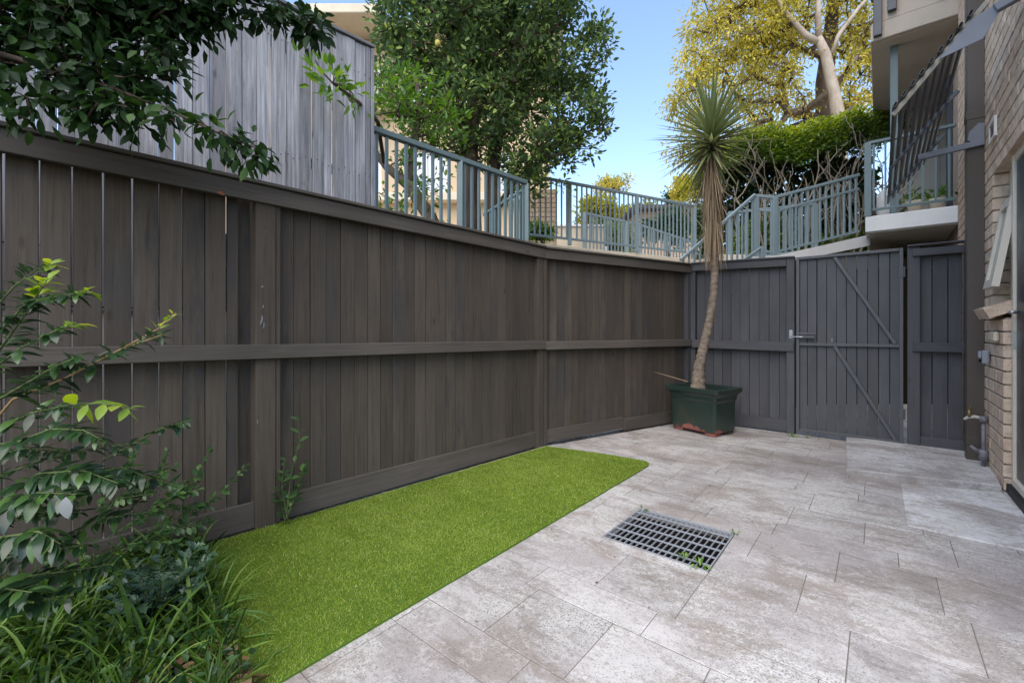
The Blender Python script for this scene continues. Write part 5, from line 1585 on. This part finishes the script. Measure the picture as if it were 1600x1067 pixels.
b = Vector((-1.86, 2.1, 0.02))
s3 = thing('periwinkle', 'trailing periwinkle with small paired leaves climbing the fence base left of the near post', 'climber', b, 0, 'climbers along the fence base')
vines = [((200, 800, 2.05), (250, 745, 2.08), (262, 700, 2.1)), ((210, 820, 2.05), (290, 770, 2.1), (330, 700, 2.16)), ((230, 830, 2.05), (300, 800, 2.12), (350, 765, 2.18), (390, 722, 2.22)),
         ((180, 800, 2.0), (230, 760, 2.05), (300, 750, 2.1)), ((170, 840, 1.98), (230, 800, 2.0), (290, 790, 2.06), (330, 790, 2.12)), ((190, 860, 1.95), (250, 830, 2.0), (310, 820, 2.06)), ((220, 860, 1.98), (260, 820, 2.02), (300, 830, 2.08), (330, 810, 2.14)), ((150, 800, 1.98), (190, 740, 2.0), (215, 700, 2.02)), ((150, 820, 1.95), (180, 780, 1.98), (240, 770, 2.0)), ((200, 850, 1.92), (240, 845, 1.95), (290, 850, 2.0)), ((160, 790, 2.0), (215, 770, 2.02), (275, 725, 2.07)), ((230, 800, 2.0), (275, 770, 2.03), (310, 765, 2.08))]
for i, v_ in enumerate(vines):
    sprig(s3, b, PP(*v_), 17, 0.05, VM, M['stem_green'], 0.03, 0.0028, True, 0.1, None, 30+i)
b = Vector(P(446, 818, 2.56)); b.z = 0.015
s4 = thing('climber', 'small dark-leaved climber standing against the fence just right of the near post', 'climber', b, 0, 'climbers along the fence base')
for i, v_ in enumerate([((446, 818, 2.56), (455, 740, 2.60), (468, 690, 2.62), (466, 648, 2.63)), ((450, 815, 2.56), (440, 760, 2.58), (445, 715, 2.6)), ((450, 810, 2.58), (468, 750, 2.62), (480, 720, 2.64)), ((446, 812, 2.56), (462, 775, 2.6), (470, 755, 2.6)), ((446, 815, 2.56), (440, 790, 2.57), (437, 765, 2.58))]):
    sprig(s4, b, PP(*v_), 8 if i else 7, 0.056, VM, M['stem_green'], 0.12, 0.003, True, 0.2, None, 60+i)

b = G(245, 985); b.z = 0.02
s5 = thing('holly_shrub', 'low holly shrub with spiny blue-green leaves beside the turf', 'shrub', b, 0, 'shrubs in the garden bed')
rh = random.Random(77)
for i in range(22):
    az = i*2.4
    tip = Vector((math.cos(az)*rh.uniform(0.06, 0.2), math.sin(az)*rh.uniform(0.05, 0.16), rh.uniform(0.14, 0.27)))
    sprig(s5, b, [b.copy(), b + tip*0.5 + Vector((0, 0, 0.03)), b + tip], 8, 0.058, HM_, M['stem_green'], 0.2, 0.003, True, 0.3, None, 80+i)

def tuft(loc, n, L, w, seed, label, arch=0.9, group='grass tufts in the garden bed', name='grass_tuft', upright=0.5, mat=None, tint=(0.1, 0.8)):
    rs = np.random.default_rng(seed)
    cos_, fs_, ti_ = [], [], []
    seg = 6
    for i in range(n):
        az = rs.uniform(0, 6.283)
        out = np.array([math.cos(az), math.sin(az), 0])
        ln = L*rs.uniform(0.55, 1.15)
        e0 = upright + rs.uniform(-0.15, 0.45)
        d = unit(out*(1-min(0.95, e0)) + np.array([0, 0, e0 + 0.15]))
        p = out*rs.uniform(0, 0.025)
        side = np.array([-out[1], out[0], 0])
        tw = rs.uniform(-0.5, 0.5)
        side = unit(side + np.array([0, 0, tw]))
        o = len(cos_)*1
        base = sum(len(c) for c in cos_)
        row = []
        t_ = rs.uniform(*tint)
        for k in range(seg+1):
            f = k/seg
            hw = w*0.5*rs.uniform(0.95, 1.05)*(0.6 + 0.8*f if f < 0.4 else 0.92*(1 - ((f-0.4)/0.6)**1.6) + 0.01)
            row += [p + side*hw + np.array([0, 0, hw*0.35]), p, p - side*hw + np.array([0, 0, hw*0.35])]
            d = unit(d + np.array([0, 0, -arch*0.32*(0.4 + f)]) + out*0.05)
            p = p + d*ln/seg
            p[2] = max(p[2], 0.006)
        cos_.append(np.array(row))
        for k in range(seg):
            a, b_ = base + 3*k, base + 3*k + 3
            fs_ += [(a, a+1, b_+1, b_), (a+1, a+2, b_+2, b_+1)]
        ti_ += [t_]*len(row)
    me = np_mesh(name or 'grass_clumps', np.concatenate(cos_), np.array(fs_), mat or M['blade'], np.array(ti_))
    if name is None:
        return me, loc
    o = put(name, me)
    o.location = loc
    tag(o, label, 'grass tuft' if name == 'grass_tuft' else 'weed', group)
    return o
rt = random.Random(12)
def in_bed(p): return inside(BED, p)
bmj = bmesh.new()
k = 0
while k < 64:
    px, py = rt.uniform(-60, 372), rt.uniform(800, 1150)
    p = G(px, py)
    if not in_bed((p.x, p.y)) or (p - G(245, 985)).length < 0.12:
        continue
    big = rt.random() < 0.4
    me, _ = tuft((0, 0, 0), rt.randint(12, 20) if big else rt.randint(16, 28), rt.uniform(0.20, 0.32) if big else rt.uniform(0.09, 0.19), rt.uniform(0.009, 0.015) if big else rt.uniform(0.0045, 0.008), 100+k, '', tint=(0.3, 1.0) if big else (0.0, 0.55), name=None)
    me.transform(T(p.x, p.y, 0.012))
    bmj.from_mesh(me)
    bpy.data.meshes.remove(me)
    k += 1
me = bpy.data.meshes.new('grass_clumps'); bmj.to_mesh(me); bmj.free(); me.materials.append(M['blade'])
tag(put('grass_clumps', me), 'tangle of loose arching green grass filling the garden bed', 'grass', kind='stuff')
for i, (px, py, L, w) in enumerate([(300, 1010, 0.3, 0.017), (330, 960, 0.24, 0.014), (210, 1040, 0.34, 0.02), (130, 1000, 0.32, 0.017), (60, 1040, 0.3, 0.016), (335, 1010, 0.16, 0.012), (318, 930, 0.16, 0.012)]):
    p = G(px, py)
    tuft((p.x, p.y, 0.012), 13, L, w, 300+i, ['broad-bladed grass tuft arching over the turf edge below the holly', 'pale broad-bladed tuft right of the holly shrub', 'large broad-bladed tuft at the bottom edge of the bed', 'broad-bladed tuft in the middle of the bed below the drooping leaves', 'broad-bladed tuft in the bottom left corner of the bed', 'short broad tuft beside the fallen brown leaves', 'short broad tuft tucked between holly and turf'][i], tint=(0.4, 0.95))
for i, (px, py) in enumerate([(150, 850), (172, 838), (128, 862)]):
    p = G(px, py); p = Vector((p.x, p.y, 0.012))
    tuft(p, 9, 0.62, 0.020, 400+i, ['tallest clump of upright sword leaves against the brown fence', 'right-hand clump of upright sword leaves near the periwinkle', 'left-hand clump of upright sword leaves by the shrub'][i], arch=0.25, name='grass_tuft', upright=0.95, tint=(0.15, 0.5))
for i, (px, py, n_, L, lab) in enumerate([(993, 664, 9, 0.07, 'tiny green weed at the fence base left of the pot'), (1238, 682, 12, 0.09, 'green weed growing below the gate hinge post'), (1094, 884, 10, 0.06, 'bright green weed growing through the grate corner'), (1070, 872, 8, 0.045, 'flat green weed at the near edge of the grate'), (1149, 833, 5, 0.03, 'small weed at the far right corner of the grate'), (1003, 795, 5, 0.035, 'tiny weed at the far left corner of the grate'), (1262, 684, 6, 0.06, 'low weed under the left part of the gate')]):
    p = G(px, py)
    tuft((p.x, p.y, 0.002), n_, L, 0.011, 500+i, lab, name='weed', group='weeds in the paving joints', arch=1.2, upright=0.35, tint=(0.5, 1.0))

# ground cover and fallen leaves in the bed
def cover(name, n, mat, size, label, cat, zr, flat, poly=BED, box=(-3.4, -0.8, 0.6, 2.6), wide=0.55):
    xs = RNG.uniform(box[0], box[1], n*4); ys = RNG.uniform(box[2], box[3], n*4)
    keep = np.array([inside(poly, (x, y)) for x, y in zip(xs, ys)])
    xs, ys = xs[keep][:n], ys[keep][:n]
    m = len(xs)
    z = RNG.uniform(zr[0], zr[1], m)
    ax = unit(RNG.normal(size=(m, 3))*[1, 1, flat] + [0, 0, 0.2*flat])
    L = RNG.uniform(*size, m)
    o = put(name, leaf_cloud(name, np.stack([xs, ys, z], 1), ax, unit(RNG.normal(size=(m, 3))*0.4 + [0, 0, 1]), L, L*wide, mat), kind='stuff')
    tag(o, label, cat, kind='stuff')
cover('ground_cover', 4500, M['leaf_dark'], (0.02, 0.042), 'mat of small dark leaves carpeting the garden bed', 'ground cover', (0.015, 0.16), 0.9)
cover('fine_grass', 7000, M['blade'], (0.06, 0.2), 'fine grass blades tangled through the garden bed', 'grass', (0.015, 0.04), 1.3, wide=0.05)
cover('leaf_litter', 420, M['litter'], (0.03, 0.07), 'brown fallen leaves lying on the bed soil beside the turf', 'leaf litter', (0.02, 0.05), 0.25, poly=[(-1.16, 1.75), (-0.80, 1.36), (-0.98, 1.1), (-1.3, 1.45)], box=(-1.3, -0.8, 1.1, 1.76), wide=0.6)

cl = put('dry_leaf', one_leaf('dry_leaf', paint('rusty_dry_leaf', (0.22, 0.075, 0.025), 0.7), 1, 0.6, 0.3, 0.3), None, orient(P(340, 300, 2.32), Vector((0.8, 0.7, -0.2)), Vector((0.7, -0.7, 0.2)), 0.035))
tag(cl, 'tiny rusty orange dry leaf caught under the fence top left of the near post', 'dry leaf')

cover('fallen_bits', 46, M['litter'], (0.008, 0.02), 'scattered tiny dry leaf fragments on the paving', 'leaf litter', (0.003, 0.006), 0.1, poly=[(0.3, 4.1), (2.2, 5.3), (4.0, 3.9), (1.6, 1.3), (-0.3, 1.3)], box=(-0.4, 4.0, 1.3, 5.3), wide=0.5)
# ------------------------------------------------------------------ buildings and car beyond
apt = thing('apartment_building', 'tan rendered apartment building with flat eave behind the green trees', 'building', (-2.5, 13.0, 1.9))
def lx(px, Y=13.0): return (px - 800) / F * Y + 2.5
def lz(py, Y=13.0): return H + (HY - py) / F * Y - 1.9
# facade with openings left between the pieces
xs0, xs1 = -6.0, lx(858)
rowsz = [(lz(300), lz(236)), (lz(158), lz(112))]
cols = [(lx(566), lx(596)), (lx(632), lx(700)), (lx(720), lx(742)), (lx(778), lx(800))]
MB().box(xs0, xs1, 0.0, 0.25, -0.1, rowsz[0][0]).build('wall', M['tan_wall'], apt)
MB().box(xs0, xs1, 0.0, 0.25, rowsz[0][1], rowsz[1][0]).build('wall', M['tan_wall'], apt)
MB().box(xs0, xs1, 0.0, 0.25, rowsz[1][1], lz(62)).build('wall', M['tan_wall'], apt)
for (za, zb) in rowsz:
    xx = xs0
    for (ca, cb) in cols + [(xs1, xs1)]:
        MB().box(xx, ca, 0.002, 0.25, za + 0.002, zb - 0.002).build('wall', M['tan_wall'], apt)
        if cb > ca:
            w_ = MB().box(ca, ca + 0.06, 0.06, 0.12, za, zb).box(cb - 0.06, cb, 0.06, 0.12, za, zb).box(ca + 0.061, cb - 0.061, 0.06, 0.12, za, za + 0.06).box(ca + 0.061, cb - 0.061, 0.06, 0.12, zb - 0.06, zb).box((ca+cb)/2 - 0.02, (ca+cb)/2 + 0.02, 0.07, 0.11, za + 0.061, zb - 0.061).build('window', M['white_conc'], apt)
            MB().box(ca + 0.05, cb - 0.05, 0.125, 0.13, za + 0.05, zb - 0.05).build('pane', M['glass_blind'], w_)
            MB().box(ca - 0.05, cb + 0.05, -0.08, 0.05, za - 0.09, za - 0.002).build('sill', M['white_conc'], w_)
        xx = cb
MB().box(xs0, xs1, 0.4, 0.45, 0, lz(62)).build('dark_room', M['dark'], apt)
MB().box(xs0, xs0 + 0.25, 0.252, 9, -0.1, lz(62)).build('wall', M['tan_wall'], apt)
MB().box(xs1 - 0.25, xs1, 0.252, 9, -0.1, lz(62)).build('wall', M['tan_wall'], apt)
MB().box(xs0, xs1, 9.002, 9.2, -0.1, lz(62)).build('wall', M['tan_wall'], apt)
MB().box(-7, lx(612), -1.1, 9.6, lz(62) + 0.003, lz(62) + 0.26, 0.02).build('eave', M['cream_wall'], apt)
MB().box(lx(612) + 0.01, xs1 + 0.4, -0.5, 9.6, lz(62) + 0.003, lz(62) + 0.22, 0.02).build('eave', M['cream_wall'], apt)
bal = MB().box(lx(520), lx(612), -0.9, -0.002, lz(176), lz(172)+0.1, 0.01).build('balcony', M['cream_wall'], apt)
for i in range(22):
    x = lx(521) + i*(lx(611)-lx(521))/21
    MB().box(x-0.012, x+0.012, -0.88, -0.856, lz(172)+0.1, lz(140)).build('baluster', M['white_conc'], bal)
MB().box(lx(520), lx(612), -0.895, -0.84, lz(140), lz(140)+0.06).build('rail', M['white_conc'], bal)
MB().box(lx(560), xs1, -0.35, -0.004, lz(318), lz(306), 0.01).build('ledge', M['cream_wall'], apt)

bun = thing('brick_bungalow', 'distant orange brick bungalow with a low dark tiled roof left of the yucca', 'house', (8.0, 20.0, 2.5))
def bx(px): return (px - 800) / F * 20 - 8.0
def bz(py): return H + (HY - py) / F * 20 - 2.5
M['orange_brick'] = brick_tex('orange_brickwork')
nb_ = M['orange_brick'].node_tree.nodes
for n_ in nb_:
    if n_.type == 'TEX_BRICK':
        n_.inputs['Color1'].default_value = (0.5, 0.35, 0.23, 1); n_.inputs['Color2'].default_value = (0.44, 0.29, 0.19, 1)
MB().box(bx(996), bx(1130), 0, 6, -0.1, bz(331)).build('wall', M['orange_brick'], bun)
rf = MB()
x0, x1, za, zb = bx(985), bx(1140), bz(331) + 0.003, bz(310)
rf.add([(x0, -0.6, za), (x1, -0.6, za), (x1, 6.6, za), (x0, 6.6, za), (x0 + 2.4, 3, zb), (x1 - 1.2, 3, zb), (x0, -0.6, za+0.16), (x1, -0.6, za+0.16), (x1, 6.6, za+0.16), (x0, 6.6, za+0.16)],
       [(0,3,2,1), (0,1,7,6), (1,2,8,7), (2,3,9,8), (3,0,6,9), (6,7,5,4), (7,8,5), (8,9,4,5), (9,6,4)])
rf.build('roof', M['roof'], bun)
for (a_, b_) in ((1008, 1022), (1058, 1076)):
    w_ = MB().box(bx(a_), bx(b_), -0.05, -0.004, bz(372), bz(343)).build('window', M['white_conc'], bun)
    MB().box(bx(a_)+0.06, bx(b_)-0.06, -0.06, -0.052, bz(372)+0.06, bz(343)-0.06).build('pane', M['glass_dark'], w_)

lw = thing('low_wall', 'low cream wall in front of the parked dark car beyond the middle railing', 'wall', (1.0, 10.2, 2.5))
MB().box(0.0, 1.15, 0, 0.18, -0.05, 1.02, 0.01).build('wall_body', M['cream_wall'], lw)
MB().box(-0.03, 1.18, -0.03, 0.21, 1.022, 1.07, 0.006).build('coping', M['white_conc'], lw)
M['tan_brick'] = brickmat('tan_brick', (0.35, 0.24, 0.15), (0.5, 0.37, 0.25), (0.58, 0.45, 0.32), (0.5, 0.35, 0.22))
bw = thing('brick_pier', 'tan brick pier at the left end of the long middle railing', 'pier', (0.30, 9.0, 2.5))
for i in range(16):
    x = 0.0
    for w in ((0.24, 0.115, 0.24) if i % 2 else (0.115, 0.24, 0.24)):
        me = MB().box(0, w, 0, 0.3, 0, 0.084, 0.003).mesh('brick', M['tan_brick'])
        put('brick', me, bw, T(x, 0, i*0.095)); x += w + 0.01

def parked_car():
    c = thing('parked_car', 'dark parked car half hidden behind the low cream wall', 'car', (1.62, 13.2, 2.5), math.pi / 2)
    def sect(x, hw, zs, ws):
        return [(x, s*hw*w, z) for s in (1,) for z, w in zip(zs, ws)]
    # lofted body: stations along x, outline half-width and heights
    st = [(-2.1, 0.35, 0.75, 0.75, 0.70), (-2.0, 0.28, 0.85, 0.86, 0.80), (-1.1, 0.25, 0.95, 0.98, 0.86), (-0.6, 0.25, 0.98, 1.42, 0.62), (0.0, 0.25, 0.98, 1.52, 0.60), (0.9, 0.25, 1.0, 1.50, 0.60), (1.6, 0.26, 1.0, 1.32, 0.62), (2.0, 0.3, 0.98, 1.02, 0.78), (2.1, 0.4, 0.8, 0.82, 0.74)]
    vv, fs = [], []
    for (x, zb_, zs, zt, rw) in st:
        vv += [(x, -0.86, zb_), (x, -0.88, zs*0.75), (x, -0.84, zs), (x, -rw, zt), (x, rw, zt), (x, 0.84, zs), (x, 0.88, zs*0.75), (x, 0.86, zb_)]
    n = 8
    for i in range(len(st)-1):
        for j in range(n):
            fs.append((i*n+j, i*n+(j+1) % n, (i+1)*n+(j+1) % n, (i+1)*n+j))
    fs += [tuple(range(n))[::-1], tuple((len(st)-1)*n + j for j in range(n))]
    MB().add(vv, fs).build('body', M['car'], c, True)
    for (xa_, xb_) in ((-0.5, 0.12), (0.18, 0.85), (0.91, 1.5)):
        MB().add([(xa_, -0.835, 1.02), (xb_, -0.835, 1.02), (xb_ - 0.03, -0.66, 1.40), (xa_ + 0.08, -0.66, 1.40), (xa_, -0.80, 1.02), (xb_, -0.80, 1.02), (xb_ - 0.03, -0.625, 1.40), (xa_ + 0.08, -0.625, 1.40)], BF).build('side_window', M['glass_dark'], c)
    for x in (-1.35, 1.35):
        for y in (-0.80, 0.80):
            w_ = MB().tube([(x, y-0.1, 0.32), (x, y+0.1, 0.32)], 0.32, 20).build('wheel', M['tyre'], c)
            MB().tube([(x, y-0.115, 0.32), (x, y+0.115, 0.32)], 0.19, 16).build('rim', M['alu'], w_)
    for y in (-0.62, 0.62):
        MB().box(-2.12, -2.02, y-0.16, y+0.16, 0.62, 0.74, 0.02).build('headlight', M['glass_blind'], c)
parked_car()

# things left on the balcony
bg_ = thing('white_bag', 'crumpled white bag standing on the balcony floor beside the teal post', 'bag', HM @ Vector((4.25, 0.60, 2.832)), 0.4)
bm = bmesh.new()
bmesh.ops.create_icosphere(bm, subdivisions=3, radius=0.2)
rbg = random.Random(4)
for v in bm.verts:
    k_ = 1 + 0.10*math.sin(v.co.x*23 + 1) * math.cos(v.co.z*19) + rbg.uniform(-0.03, 0.03)
    v.co = Vector((v.co.x*k_*0.8, v.co.y*k_*0.6, (v.co.z*k_ + 0.2)*1.15))
    v.co.z = max(v.co.z, 0.0)
me = bpy.data.meshes.new('sack'); bm.to_mesh(me); bm.free(); me.materials.append(M['white_conc'])
put('sack', me, bg_)
for i, (s_, yy) in enumerate(((4.05, 0.28), (4.1, 0.05))):
    pb = HM @ Vector((s_, yy, 2.832))
    pt = thing('balcony_plant', ['small potted plant on the balcony floor behind the awning tip', 'second potted plant on the balcony nearer the brick wall'][i], 'potted plant', pb, 0, 'potted plants on the balcony')
    MB().tube([(0, 0, 0), (0, 0, 0.16), (0, 0, 0.18)], [0.07, 0.1, 0.105], 14).build('pot', M['cream_wall'], pt, True)
    n = 60
    pos = RNG.normal(size=(n, 3))*[0.07, 0.07, 0.05] + [0, 0, 0.24]
    L = RNG.uniform(0.05, 0.09, n)
    put('leaves', leaf_cloud('leaves', pos, unit(RNG.normal(size=(n, 3)) + [0, 0, 0.6]), rnd_dir(n), L, L*0.5, M['leaf_young']), pt)

# beyond 300 leaves of one plant the smaller-looking ones become one mass of leaves
def thin_out(limit=300):
    eye = Vector((0, 0, H))
    for root in [o for o in C.objects if o.parent is None and o.type == 'EMPTY']:
        lv = [c for c in root.children if c.name.split('.')[0] == 'leaf' and 'label' not in c]
        if len(lv) <= limit:
            continue
        lv.sort(key=lambda c: -c.matrix_basis.to_scale().x / ((root.location + c.matrix_basis.translation) - eye).length)
        v, f, t, mi, mats = [], [], [], [], []
        for c in lv[limit - 5:]:
            m, me = c.matrix_basis.copy(), c.data
            b = len(v)
            v += [m @ q.co for q in me.vertices]
            if me.materials[0] not in mats:
                mats.append(me.materials[0])
            k = mats.index(me.materials[0])
            for q in me.polygons:
                f.append([i + b for i in q.vertices]); mi.append(k)
            t += [random.random()] * len(me.vertices)
            bpy.data.objects.remove(c)
        me = bpy.data.meshes.new('leaf_mass')
        me.from_pydata(v, [], f)
        for m in mats:
            me.materials.append(m)
        me.polygons.foreach_set('material_index', mi)
        me.polygons.foreach_set('use_smooth', [True] * len(f))
        me.attributes.new('tint', 'FLOAT', 'POINT').data.foreach_set('value', t)
        me.update()
        put('leaf_mass', me, root, kind='stuff')
thin_out()
